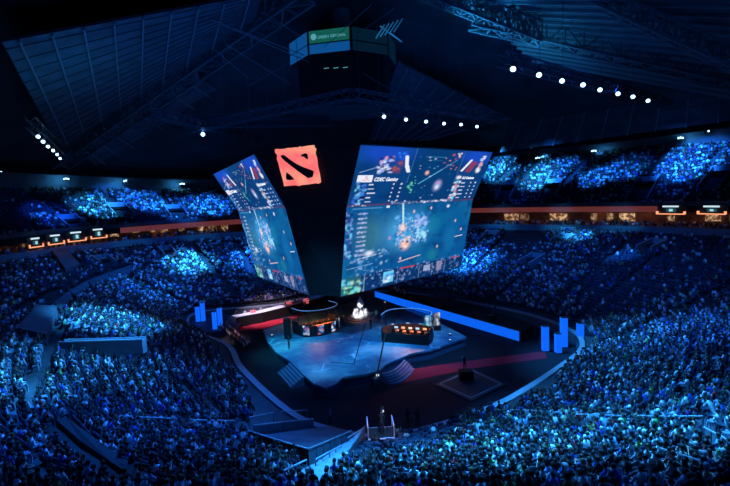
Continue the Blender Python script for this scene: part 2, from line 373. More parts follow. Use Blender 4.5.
# ------------------------------------------------------------------ hanging media structure with its two big screens
def lin(c): c = np.array(c, float) / 255; return np.where(c < .04045, c / 12.92, ((c + .055) / 1.055) ** 2.4)
def vnoise(h, w, cells, seed):
    r = np.random.default_rng(seed); gy, gx = max(2, int(cells * h / w)) + 2, cells + 2; G = r.random((gy, gx))
    y = np.linspace(0, gy - 2.001, h); x = np.linspace(0, gx - 2.001, w); yi = y.astype(int); xi = x.astype(int); fy = (y - yi)[:, None]; fx = (x - xi)[None]
    fy = fy * fy * (3 - 2 * fy); fx = fx * fx * (3 - 2 * fx)
    a = G[yi][:, xi]; b = G[yi][:, xi + 1]; c = G[yi + 1][:, xi]; d = G[yi + 1][:, xi + 1]
    return a * (1 - fy) * (1 - fx) + b * (1 - fy) * fx + c * fy * (1 - fx) + d * fy * fx
class Canvas:
    def __init__(s, w, h, col): s.w, s.h = w, h; s.a = np.ones((h, w, 3)) * lin(col); s.Y, s.X = np.meshgrid(np.linspace(0, 1, h), np.linspace(0, 1, w), indexing='ij')
    def mix(s, m, col, k=1.): m = (m * k)[..., None]; s.a = s.a * (1 - m) + lin(col) * m
    def rect(s, x0, y0, x1, y1, col, k=1.): s.mix(((s.X >= x0) & (s.X <= x1) & (s.Y >= y0) & (s.Y <= y1)).astype(float), col, k)
    def blob(s, x, y, rx, ry, col, k=1., soft=1.): s.mix(np.clip(1.4 * np.exp(-(((s.X - x) / rx) ** 2 + ((s.Y - y) / ry) ** 2) ** soft) - .1, 0, 1), col, k)
    def line(s, x0, y0, x1, y1, w, col, k=1.):
        dx, dy = x1 - x0, y1 - y0; L = dx * dx + dy * dy; t = np.clip(((s.X - x0) * dx + (s.Y - y0) * dy) / L, 0, 1)
        d = np.hypot(s.X - x0 - t * dx, (s.Y - y0 - t * dy)); s.mix((d < w).astype(float), col, k)
    def speck(s, x0, y0, x1, y1, n, r, cols, seed, k=.9):
        q = random.Random(seed)
        for _ in range(n): s.blob(q.uniform(x0, x1), q.uniform(y0, y1), r * q.uniform(.5, 1.4), r * q.uniform(.8, 2.4), q.choice(cols), k)
WH, CYN, PNK, RED_, GRN, BLU = (235, 240, 255), (110, 215, 255), (235, 160, 170), (225, 90, 90), (120, 230, 170), (30, 80, 225)
def paint_upper():
    c = Canvas(300, 130, (9, 66, 128)); n = vnoise(130, 300, 14, 3)
    c.mix(np.clip(n - .5, 0, 1), (4, 40, 96), 1.2)
    c.rect(.36, 0, .745, .96, (6, 58, 112), .75)
    c.blob(.17, .1, .17, .16, BLU, .55); c.blob(.87, .1, .14, .14, BLU, .6)
    for x, s_ in ((.36, .5), (.745, .5)): c.rect(x - .002, 0, x + .002, .6, (90, 170, 210), s_)
    c.speck(.14, .14, .22, .42, 34, .012, [WH, PNK, (150, 190, 255), (20, 30, 80)], 5)
    c.speck(.235, .22, .285, .42, 12, .014, [(150, 75, 90), (110, 60, 100), (170, 90, 90)], 78, .8); c.speck(.24, .08, .30, .18, 10, .012, [(40, 130, 240), (30, 90, 220)], 79, .9); c.speck(.12, .30, .24, .43, 26, .008, [WH, (170, 170, 230), (90, 90, 160)], 80, .8)
    c.line(.305, .14, .325, .32, .012, WH); c.line(.325, .3, .345, .4, .014, WH)
    c.line(.03, .42, .13, .33, .006, (140, 170, 230), .7)
    c.line(.775, .38, .83, .17, .011, WH); c.line(.835, .38, .865, .22, .028, (140, 60, 90), .9)
    c.speck(.915, .08, .945, .40, 22, .012, [WH, PNK, (170, 200, 255)], 8); c.blob(.925, .36, .02, .05, WH, .9)
    c.rect(.025, .465, .118, .575, WH); c.speck(.05, .48, .10, .55, 6, .01, [PNK, (190, 160, 190)], 2, .7)
    c.blob(.77, .51, .018, .035, WH, .9); c.rect(.78, .485, .795, .53, WH)
    for i in range(5):
        y = .62 + i * .075
        c.speck(.03, y - .03, .085, y + .03, 8, .011, [CYN, (60, 140, 220), (60, 110, 220), (15, 25, 70), (150, 170, 220)], 20 + i); c.rect(.105, y - .012, .105 + .03 + .012 * (i % 3), y + .01, WH, .75)
        c.speck(.755, y - .03, .80, y + .03, 8, .011, [WH, PNK, CYN, (200, 110, 90)], 40 + i); c.rect(.815, y - .012, .85 + .01 * (i % 2), y + .01, WH, .7)
        for x in (.265, .32, .90, .945): c.rect(x, y - .018, x + .012, y + .008, WH, .75)
    c.line(.45, .62, .60, .36, .006, CYN, .6); c.line(.60, .36, .70, .18, .005, (130, 170, 220), .5)
    c.speck(.38, .55, .43, .85, 12, .008, [GRN, (90, 220, 180)], 61, .8); c.speck(.60, .08, .72, .36, 12, .008, [RED_, PNK], 62, .8); c.speck(.38, .1, .73, .9, 26, .006, [CYN, WH, (60, 150, 200)], 63, .6)
    c.blob(.49, .42, .014, .035, (250, 190, 170), .95); c.blob(.61, .66, .03, .09, (170, 190, 240), .75); c.blob(.61, .69, .014, .04, WH, .8); c.blob(.61, .60, .02, .03, (190, 150, 200), .8)
    c.rect(.44, .13, .60, .145, (60, 150, 190), .5); c.rect(.46, .19, .58, .2, (60, 150, 190), .4)
    c.speck(.69, .04, .72, .12, 5, .007, [WH], 64)
    c.rect(0, .955, 1, 1, (40, 60, 110), .8); c.rect(.30, .94, .80, .985, (110, 140, 190), .5); c.speck(.28, .93, .80, .99, 44, .008, [WH, (170, 190, 230), (20, 40, 90)], 66)
    c.rect(0, .965, .3, .985, (110, 60, 90), .6); c.rect(.8, .965, 1, .985, (110, 60, 90), .5); c.speck(.03, .95, .12, .99, 7, .005, [WH], 67, .7)
    return c
def paint_lower():
    c = Canvas(300, 190, (8, 86, 150)); n = vnoise(190, 300, 9, 11); m = vnoise(190, 300, 26, 12); o = vnoise(190, 300, 60, 13)
    c.mix(np.clip(n * 1.6 - .6, 0, 1), (16, 108, 158), .7); c.mix(np.clip(m * 2 - 1.2, 0, 1), (6, 50, 104), .8); c.mix(np.clip(o * 2.4 - 1.7, 0, 1), (40, 140, 190), .35)
    c.blob(.17, .35, .10, .22, (60, 120, 125), .6); c.blob(.30, .28, .06, .16, (5, 48, 92), .6); c.blob(.42, .33, .17, .22, (70, 165, 225), .85); c.blob(.66, .28, .07, .12, (20, 130, 165), .5)
    c.speck(.34, .12, .62, .5, 190, .011, [(70, 160, 235), (120, 195, 250), (25, 95, 170), (40, 130, 200)], 71, .6)
    c.speck(.50, .16, .60, .28, 26, .011, [(190, 200, 250), (130, 170, 240)], 72, .85); c.speck(.52, .32, .60, .46, 20, .012, [CYN, (190, 230, 255)], 73, .85)
    c.line(.388, .0, .405, .26, .007, (190, 235, 250), .9); c.blob(.405, .29, .026, .045, (250, 215, 210), 1.); c.blob(.435, .5, .036, .065, (255, 205, 180), 1.); c.speck(.41, .42, .47, .58, 16, .009, [(255, 235, 220), (255, 180, 140), (40, 60, 130)], 74)
    c.speck(.36, .2, .56, .5, 70, .006, [(210, 225, 255), (160, 210, 255), (240, 200, 200), (10, 60, 130)], 77, .8); c.blob(.31, .40, .010, .02, (220, 150, 190), .7); c.blob(.17, .55, .03, .03, WH, .9); c.line(.10, .60, .25, .57, .006, (210, 230, 255), .8); c.speck(.05, .5, .32, .8, 90, .009, [(70, 150, 215), (170, 210, 250), (10, 60, 120)], 75, .5)
    c.line(.03, .70, .2, .68, .004, (140, 200, 240), .7); c.line(.40, .72, .57, .68, .007, (235, 200, 205), .75); c.line(.88, .5, .95, .49, .006, WH, .8)
    for x, y in ((.48, .10), (.62, .07), (.86, .27), (.93, .40), (.41, .68), (.72, .6)): c.blob(x, y, .007, .018, (255, 205, 190), .95)
    c.blob(.77, .06, .012, .018, WH); c.blob(.83, .5, .06, .2, (25, 120, 180), .5)
    c.blob(.68, .70, .05, .09, (30, 130, 150), .6)
    for i in range(10):
        y = .085 + i * .052; c.speck(.0, y - .02, .045, y + .02, 6, .009, [CYN, (120, 160, 220), (50, 80, 170), (20, 40, 110)], 90 + i, .9)
        c.rect(.075, y - .01, .14, y + .008, (190, 190, 235), .55); c.speck(.075, y - .01, .14, y + .01, 5, .006, [(200, 215, 250), (120, 150, 220)], 110 + i, .8)
    c.rect(.04, .02, .24, .035, (90, 150, 200), .6); c.rect(.265, .01, .29, .035, WH, .9)
    c.rect(0, .80, 1, 1, (8, 42, 92), .85); c.rect(.0, .80, .13, 1, (40, 110, 120), .7)
    c.speck(.0, .82, .13, .99, 26, .012, [GRN, CYN, (20, 60, 80), (190, 230, 200)], 130, .85)
    c.speck(.14, .78, .97, .99, 260, .007, [(60, 110, 190), (130, 170, 230), (10, 30, 80), (150, 160, 210), (25, 70, 140)], 131, .65)
    c.rect(.29, .82, .37, .96, CYN, .9); c.speck(.30, .83, .36, .95, 6, .012, [WH, (40, 120, 220)], 132, .9); c.rect(.42, .80, .54, .825, (200, 70, 90), .8); c.rect(.88, .80, .96, .815, (200, 80, 110), .7)
    c.rect(.62, .84, .68, .92, (190, 205, 240), .6); c.rect(.74, .82, .79, .95, (160, 150, 190), .7)
    for x in (.15, .40, .58, .70, .82): c.rect(x, .82, x + .004, 1, (150, 190, 220), .6)
    return c
def panel_mesh(name, q, canvas, parent, off=0., back=.35):
    n = ((q[1] - q[0]).cross(q[3] - q[0])).normalized()
    if n.dot(CAM - q[0]) < 0: n = -n
    h, w = canvas.h, canvas.w; S = np.linspace(0, 1, w); T = np.linspace(0, 1, h); q_ = [np.array(p + n * off) for p in q]
    TT, SS = np.meshgrid(T, S, indexing='ij'); TT = TT[..., None]; SS = SS[..., None]
    P = (q_[0] * (1 - SS) + q_[1] * SS) * (1 - TT) + (q_[3] * (1 - SS) + q_[2] * SS) * TT; P = P.reshape(-1, 3)
    idx = np.arange(h * w).reshape(h, w); Fq = np.stack([idx[1:, :-1], idx[1:, 1:], idx[:-1, 1:], idx[:-1, :-1]], -1).reshape(-1, 4)
    c0 = len(P); extra = [p + n * (off - back) for p in q]; P = np.concatenate([P, np.array([tuple(e) for e in extra])])
    cor = [idx[0, 0], idx[0, -1], idx[-1, -1], idx[-1, 0]]
    ef = [(c0, c0 + 1, c0 + 2, c0 + 3)] + [(int(cor[i]), int(cor[(i + 1) % 4]), c0 + (i + 1) % 4, c0 + i) for i in range(4)]
    me = bpy.data.meshes.new(name); me.from_pydata(P.tolist(), [], Fq.tolist() + ef); me.materials.append(A_lit); me.materials.append(M_black)
    mi = np.zeros(len(me.polygons), np.int32); mi[len(Fq):] = 1; me.polygons.foreach_set('material_index', mi)
    ca = me.color_attributes.new('Col', 'FLOAT_COLOR', 'POINT'); C4 = np.ones((len(P), 4)); C4[:c0, :3] = canvas.a.reshape(-1, 3); C4[c0:, :3] = 0; ca.data.foreach_set('color', C4.ravel())
    me.update(); o = bpy.data.objects.new(name, me); COL.objects.link(o)
    if parent: o.parent = parent
    return o, n
RX = dict(tl=ad(360, 144.5, 56), tr=ad(492, 152, 76), bl=ad(346, 207, 60.5), br=ad(472, 200, 78), ll=ad(340, 296.5, 62), lr=ad(460, 267.5, 81))
LX = dict(tr=ad(255, 154, 59), tl=ad(214, 174, 80), br=ad(286, 207.5, 61), bl=ad(239, 211, 76), lr=ad(310, 295, 63.6), ll=ad(258.5, 276, 80.5))
TOPM = empty('hanging_media_structure', (0, 0, 0), 0, 'huge dark hanging structure with two angled video screens and a red emblem above the stage', 'video screen structure')
uc, lc = paint_upper(), paint_lower()
for X, side in ((RX, 'right'), (LX, 'left')):
    up_q = [X['tl'], X['tr'], X['br'], X['bl']]; lo_q = [X['bl'], X['br'], X['lr'], X['ll']]
    o, n = panel_mesh('upper_screen', up_q, uc, TOPM, .12); o['label'] = 'upper %s video screen showing team line-ups and a map on blue' % side
    o2, n2 = panel_mesh('lower_screen', lo_q, lc, TOPM, .12); o2['label'] = 'lower %s video screen showing a blue-green battle scene' % side
    ex = (X['tr'] - X['tl']); W = ex.length; ex.normalize(); ey = (X['tl'] - X['bl']); ey = (ey - ex * ey.dot(ex)).normalized(); ez = ex.cross(ey)
    for s, t, txt, sz in ((.125, .555, 'CDEC Gaming', .62), (.80, .535, 'Evil Geniuses', .5)):
        p = bil(up_q, s, t) + ez * .22; mt = Matrix((( ex.x, ey.x, ez.x, p.x), (ex.y, ey.y, ez.y, p.y), (ex.z, ey.z, ez.z, p.z), (0, 0, 0, 1)))
        mm = MATS.get('screen_letters') or mat('screen_letters', (.1, .1, .1), .5, emis=(.85, .9, 1.), estr=1.2)
        tx = text_mesh('screen_lettering', txt, sz * W / 24, mm, o, mt, .15)
# dark housing behind the screens and the emblem face
hs = MB()
BK = {k: Vector((-1, 99, z)) for k, z in (('t', 26.2), ('b', 19.2), ('l', 8))}
RR = [[RX['tl'], RX['tr']], [RX['bl'], RX['br']], [RX['ll'], RX['lr']]]; LL = [[LX['tl'], LX['tr']], [LX['bl'], LX['br']], [LX['ll'], LX['lr']]]; BB = [BK['t'], BK['b'], BK['l']]
ringz = [[LL[i][0], LL[i][1], RR[i][0], RR[i][1], BB[i]] for i in range(3)]
inn = []
for r in ringz:
    c = sum(r, Vector()) / 5; inn.append([p + (c - p).normalized() * .35 for p in r])
vs = [p for r in inn for p in r]; fs = []
for i in range(2):
    for k in range(5): fs.append((i * 5 + k, i * 5 + (k + 1) % 5, (i + 1) * 5 + (k + 1) % 5, (i + 1) * 5 + k))
fs += [(0, 1, 2, 3, 4), (14, 13, 12, 11, 10)]
hs.add(vs, fs); hs.build('housing', M_black, TOPM)
cf = MB(); e_ = [LX['tr'], RX['tl'], RX['bl'], LX['br'], LX['lr'], RX['ll']]
cf.add([e_[0], e_[1], e_[2], e_[3], e_[5], e_[4]], [(0, 1, 2, 3), (3, 2, 4, 5)]); cf.build('corner_panel', M_black, TOPM)
# emblem: ragged square with diagonal bar and two corner marks
n0 = (e_[1] - e_[0]).cross(e_[3] - e_[0]).normalized(); n0 = n0 if n0.dot(CAM - e_[0]) > 0 else -n0
def onface(px, py, off=.12):
    r = ray(px, py); d = (e_[0] - CAM).dot(n0) / r.dot(n0); return CAM + r * d + n0 * off
zz = lambda x, y: (200 + x / 5.214, 130 + y / 5.226)
SQ = [(392, 100), (408, 98), (412, 101), (452, 96), (458, 92), (466, 94), (500, 90), (513, 91), (519, 84), (528, 88), (560, 82), (596, 78), (600, 92), (607, 96), (603, 120), (612, 150), (616, 190), (626, 230), (632, 272), (618, 279), (606, 276), (570, 282), (530, 286), (520, 291), (496, 287), (440, 292), (436, 270), (428, 240), (418, 205), (410, 170), (402, 150), (404, 128), (394, 118)]
em = MB(); P = [onface(*zz(*p)) for p in SQ]; c_ = sum(P, Vector()) / len(P)
em.add(P + [c_], [(i, (i + 1) % len(P), len(P)) for i in range(len(P))]); em.add([p - n0 * .1 for p in P] + P, [(i, (i + 1) % len(P), (i + 1) % len(P) + len(P), i + len(P)) for i in range(len(P))])
M_emb = mat('red_emblem_light', (.3, .05, .03), .5, emis=(1.0, .25, .18), estr=1.0)
nt = M_emb.node_tree; tc = nt.nodes.new('ShaderNodeTexCoord'); nz = nt.nodes.new('ShaderNodeTexNoise'); nz.inputs['Scale'].default_value = .35; rp = nt.nodes.new('ShaderNodeValToRGB')
rp.color_ramp.elements[0].position = .38; rp.color_ramp.elements[1].position = .62; rp.color_ramp.elements[0].color = (1, .16, .17, 1); rp.color_ramp.elements[1].color = (1, .38, .24, 1)
nt.links.new(tc.outputs['Object'], nz.inputs['Vector']); nt.links.new(nz.outputs['Fac'], rp.inputs['Fac']); nt.links.new(rp.outputs['Color'], nt.nodes['Principled BSDF'].inputs['Emission Color'])
eo = em.build('emblem', M_emb, TOPM); eo['label'] = 'glowing red square emblem with a black diagonal bar and two black corner marks'
MK = [[(422, 132), (436, 128), (448, 134), (470, 152), (500, 172), (540, 192), (584, 208), (596, 214), (590, 242), (566, 250), (520, 218), (478, 186), (445, 160), (428, 144)], [(528, 128), (550, 119), (562, 124), (566, 152), (552, 146), (545, 138), (530, 136)], [(452, 218), (466, 228), (480, 240), (494, 256), (470, 260), (452, 256), (450, 240)]]
for k in MK:
    P = [onface(*zz(*p), .16) for p in k]; b = MB(); b.add(P + [p - n0 * .03 for p in P], [tuple(range(len(P)))] + [(i, (i + 1) % len(P), (i + 1) % len(P) + len(P), i + len(P)) for i in range(len(P))]); b.build('emblem_mark', M_black, eo)

# scoreboard above it
SB = empty('hanging_scoreboard', (-2.0, 76, 0), 0, 'old octagonal scoreboard with green advertising band hanging above the dark media structure', 'scoreboard')
def octa(r, z0, z1, name, m, r1=None, rot=radians(9.5)):
    b = MB(); b.lathe((0, 0, 0), [(r, z0), (r1 or r, z1)], 8); o = b.build(name, m, SB); o.rotation_euler = (0, 0, rot); return o
octa(7.0, 33.5, 40.2, 'body', M_black); octa(7.5, 33.2, 34.4, 'lower_ring', M_black); octa(8.0, 40.2, 43.4, 'upper_ring', M_blackm)
octa(1.4, 43.4, 52, 'mast', mat('mast', (.3, .32, .36), .6))
M_ad1 = mat('green_ad_board', (.015, .10, .05), .5, emis=(.006, .10, .075), estr=.9); M_ad2 = mat('pale_blue_ad_board', (.3, .4, .5), .5, emis=(.004, .09, .30), estr=.7); M_ad3 = mat('dim_ad_board', (.01, .015, .02), .5, emis=(.001, .010, .022), estr=1)
M_adl = mat('ad_letters', (.6, .7, .6), .5, emis=(.08, .30, .32), estr=1)
for k in range(8):
    a = 2 * pi * (k + .5) / 8 + radians(9.5); rr = 8.0 * cos(pi / 8); w = 2 * 8.0 * sin(pi / 8) * .93
    nrm = Vector((cos(a), sin(a), 0)); tx = Vector((-sin(a), cos(a), 0)); c = nrm * (rr + .06)
    if nrm.y > .35: continue
    left = nrm.x < -.5; dim = nrm.x > .05
    for z0, z1, m in ((41.7, 43.3, M_ad3 if dim else (M_ad2 if left else M_ad1)), (40.3, 41.5, M_ad3 if dim else M_ad2)):
        b = MB(); b.box(c + Vector((0, 0, (z0 + z1) / 2)), (.1, w, z1 - z0), a); ob = b.build('advertising_board', m, SB)
        if m is M_ad1:
            mt = Matrix(((tx.x, 0, nrm.x, (c + nrm * .08 - tx * w * .28).x), (tx.y, 0, nrm.y, (c + nrm * .08 - tx * w * .28).y), (0, 1, 0, z0 + .5), (0, 0, 0, 1)))
            text_mesh('board_lettering', 'GREEN GENERAL', .52, M_adl, ob, mt)
            b = MB(); q = c + nrm * .1 - tx * w * .38 + Vector((0, 0, z0 + .8)); b.tube([q - nrm * .03, q + nrm * .03], .42, 12); b.tube([q + nrm * .03, q + nrm * .05], .3, 3); b.build('board_symbol', M_adl, ob)
for k in range(3):
    a = 2 * pi * .5 / 8 + radians(9.5) + pi * 1.25; MB().bar((-2.6 + k * 1.3, -7.1, 38.2), (-1.9 + k * 1.3, -7.12, 38.25), .1, .06).build('score_light', M_adl, SB)

# ------------------------------------------------------------------ people
def skin_mesh(name, bones, mats_, sub=2):
    """bones: list of chains [(x,y,z,r,part)...]; chains after the first start at an existing joint index given as int"""
    V = []; E = []; R = []; PT = []
    for ch in bones:
        prev = None
        for it in ch:
            if isinstance(it, int): prev = it; continue
            V.append(Vector(it[:3])); R.append(it[3]); PT.append(it[4]); i = len(V) - 1
            if prev is not None: E.append((prev, i))
            prev = i
    me = bpy.data.meshes.new(name + '_skeleton'); me.from_pydata([tuple(v) for v in V], E, []); o = bpy.data.objects.new('tmp', me); COL.objects.link(o)
    md = o.modifiers.new('s', 'SKIN'); md.use_smooth_shade = True; md.branch_smoothing = .6
    for i, sv in enumerate(me.skin_vertices[0].data): sv.radius = (R[i], R[i]) if not isinstance(R[i], tuple) else R[i]; sv.use_root = (i == 0)
    ms = o.modifiers.new('d', 'SUBSURF'); ms.levels = sub; ms.render_levels = sub
    dg = bpy.context.evaluated_depsgraph_get(); dg.update(); m2 = bpy.data.meshes.new_from_object(o.evaluated_get(dg)); bpy.data.objects.remove(o)
    m2.materials.clear(); m2.name = name
    for m in mats_: m2.materials.append(m)
    seg = [(V[a], V[b], PT[b], R[b] if not isinstance(R[b], tuple) else R[b][0]) for a, b in E]
    def near(c):
        best = None
        for a, b, p, r in seg:
            d = b - a; t = max(0, min(1, (c - a).dot(d) / max(d.length_squared, 1e-9))); k = (c - a - d * t).length - r
            if best is None or k < best[0]: best = (k, p)
        return best[1]
    for p in m2.polygons: p.material_index = near(p.center)
    return m2
# parts: 0 skin 1 shirt 2 trousers 3 shoe
def person_mesh(name, pose, lean=0., arms='lap', mats_=None, sub=2):
    """faces +X; origin on the ground under the hips (seated: hips .48 up)"""
    hz = .50 if pose == 'sit' else .93
    def sp(h): return (h - 0) * sin(lean)
    tz = hz
    tor = [(0, 0, tz, (.15, .12), 2), (sp(.15), 0, tz + .15, (.145, .105), 1), (sp(.34), 0, tz + .34, (.165, .11), 1), (sp(.46), 0, tz + .46, (.14, .10), 1), (sp(.54) + .01, 0, tz + .55, .055, 0), (sp(.6) + .02, 0, tz + .63, .075, 0), (sp(.66) + .02, 0, tz + .72, (.095, .082), 0), (sp(.7) + .015, 0, tz + .80, (.07, .065), 0)]
    B = [tor]; n = len(tor)
    nose = [5, (sp(.6) + .105, 0, tz + .67, .016, 0)]; B.append(nose); n += 1
    if pose == 'sit': n_ = 0
    for s in (1, -1):
        sh = [3, (sp(.46), .17 * s, tz + .45, .062, 1)]
        x0 = sp(.46)
        if arms == 'lap': pts = [(x0 + .05, .23 * s, tz + .18, .046, 1), (x0 + .27, .14 * s, tz + .10, .032, 0), (x0 + .35, .10 * s, tz + .10, .030, 0)]
        elif arms == 'cross': pts = [(x0 + .06, .24 * s, tz + .20, .048, 1), (x0 + .20, .02 * s, tz + .24 + .03 * s, .034, 0), (x0 + .20, -.09 * s, tz + .25 + .03 * s, .030, 0)]
        elif arms == 'up': pts = [(x0 + .10, .27 * s, tz + .62, .045, 1), (x0 + .12, .20 * s, tz + .86, .032, 0), (x0 + .13, .19 * s, tz + .95, .030, 0)]
        elif arms == 'phone': pts = [(x0 + .12, .22 * s, tz + .22, .046, 1), (x0 + .32, .07 * s, tz + .38, .032, 0), (x0 + .38, .04 * s, tz + .42, .029, 0)]
        elif arms == 'chin': pts = [(x0 + .18, .20 * s, tz + .16, .046, 1), (x0 + .17, .08 * s, tz + .42, .032, 0), (x0 + .16, .05 * s, tz + .50, .029, 0)] if s > 0 else [(x0 + .05, .23 * s, tz + .18, .046, 1), (x0 + .25, .02, tz + .14, .032, 0), (x0 + .32, .06, tz + .14, .029, 0)]
        elif arms == 'desk': pts = [(x0 + .10, .24 * s, tz + .20, .046, 1), (x0 + .36, .18 * s, tz + .24, .032, 0), (x0 + .44, .16 * s, tz + .24, .029, 0)]
        else: pts = [(x0 + .0, .25 * s, tz + .17, .046, 1), (x0 + .06, .27 * s, tz - .07, .032, 0), (x0 + .09, .26 * s, tz - .16, .030, 0)]
        B.append(sh + pts); n += 4; hand = n - 1
        hx, hy, hzz = pts[-1][:3]; px_, py_, pz_ = pts[-2][:3]; d = Vector((hx - px_, hy - py_, hzz - pz_)).normalized(); w = Vector((0, s, 0)).cross(d).cross(d); w = (Vector((0, 1, 0)) - d * d.y).normalized() if abs(d.y) < .9 else Vector((0, 0, 1))
        dn = d.cross(w).normalized() * (.02)
        for k, L in enumerate((.062, .075, .072, .055)):
            q = Vector((hx, hy, hzz)) + d * .035 + w * (.021 * (k - 1.5)); B.append([hand, (*q, .010, 0), (*(q + d * L * .6), .009, 0), (*(q + d * L + dn), .008, 0)]); n += 3
        q = Vector((hx, hy, hzz)) - w * .03 * s + d * .0; B.append([hand, (*(q), .011, 0), (*(q + d * .04 - w * .015 * s), .009, 0)]); n += 2
        if pose == 'sit': B.append([0, (.06, .10 * s, hz - .02, .088, 2), (.44, .13 * s, hz + .01, .066, 2), (.46, .13 * s, .26, .052, 2), (.45, .13 * s, .08, .042, 2), (.48, .13 * s, .045, .042, 3), (.60, .14 * s, .035, .034, 3)]); n += 6
        elif pose == 'walk': B.append([0, (.0, .09 * s, hz - .08, .09, 2), (.12 * s, .10 * s, .50, .064, 2), (.18 * s - .05, .10 * s, .10, .044, 2), (.18 * s - .03, .10 * s, .045, .042, 3), (.18 * s + .09, .11 * s, .035, .034, 3)]); n += 5
        else: B.append([0, (.0, .09 * s, hz - .08, .09, 2), (.02, .11 * s, .50, .064, 2), (0, .12 * s, .10, .044, 2), (.02, .12 * s, .045, .042, 3), (.14, .13 * s, .035, .034, 3)]); n += 5
    me = skin_mesh(name, B, mats_ or [M_skin, A_shirt, M_pants, M_shoe], sub)
    return me, Vector((sp(.66) + .02, 0, tz + .72))
def hair_mesh(name, c, kind, m):
    b = MB(); n, k = 10, 5; vs = []; fs = []
    for j in range(k + 1):
        el = pi / 2 * (1 - j / k * (1.35 if kind != 'short' else 1.15))
        for i in range(n):
            a = 2 * pi * i / n; f = 1.0 if cos(a) < .3 else .72 if j >= k - 1 else 1.
            e = el if cos(a) < .35 else max(el, .35); r = .118; x = cos(a) * cos(e) * r * .98 - .012; y = sin(a) * cos(e) * r * .86; z = sin(e) * r * 1.12 + .018
            if kind == 'long' and j == k and cos(a) < .2: z -= .13; x -= .02
            vs.append(Vector((x, y, z)) + c)
    for j in range(k):
        for i in range(n): fs.append((j * n + i, (j + 1) * n + i, (j + 1) * n + (i + 1) % n, j * n + (i + 1) % n))
    fs.append(tuple(range(n))); b.add(vs, fs)
    if kind == 'cap':
        b.add([c + Vector(v) for v in ((.08, -.07, .055), (.19, -.06, .04), (.19, .06, .04), (.08, .07, .055), (.08, -.07, .067), (.19, -.06, .052), (.19, .06, .052), (.08, .07, .067))], [(0, 1, 2, 3), (7, 6, 5, 4), (0, 4, 5, 1), (1, 5, 6, 2), (2, 6, 7, 3), (3, 7, 4, 0)])
    o = b.build(name, m, None, smooth=True); me = o.data; bpy.data.objects.remove(o); return me
M_hair = objcol_mat('hair_strands', .55)
POSES = {}
def get_pose(pose, arms, lean):
    k = (pose, arms, lean)
    if k not in POSES:
        me, hc = person_mesh('person', pose, lean, arms); POSES[k] = (me, hc, {h: hair_mesh('hair', hc, h, M_hair) for h in ('short', 'long', 'cap')})
    return POSES[k]
def person(loc, rz, pose='stand', arms='side', lean=0., shirt=(.02, .02, .025), hair=(.02, .012, .008), hk='short', label=None, group=None, name='person'):
    me, hc, hm = get_pose(pose, arms, lean)
    o = bpy.data.objects.new(name, me); COL.objects.link(o); o.location = loc; o.rotation_euler = (0, 0, rz); o.color = (*shirt, 1); tag(o, label, 'person', group)
    h = bpy.data.objects.new('cap' if hk == 'cap' else 'hair', hm[hk]); COL.objects.link(h); h.parent = o; h.color = (*hair, 1); return o

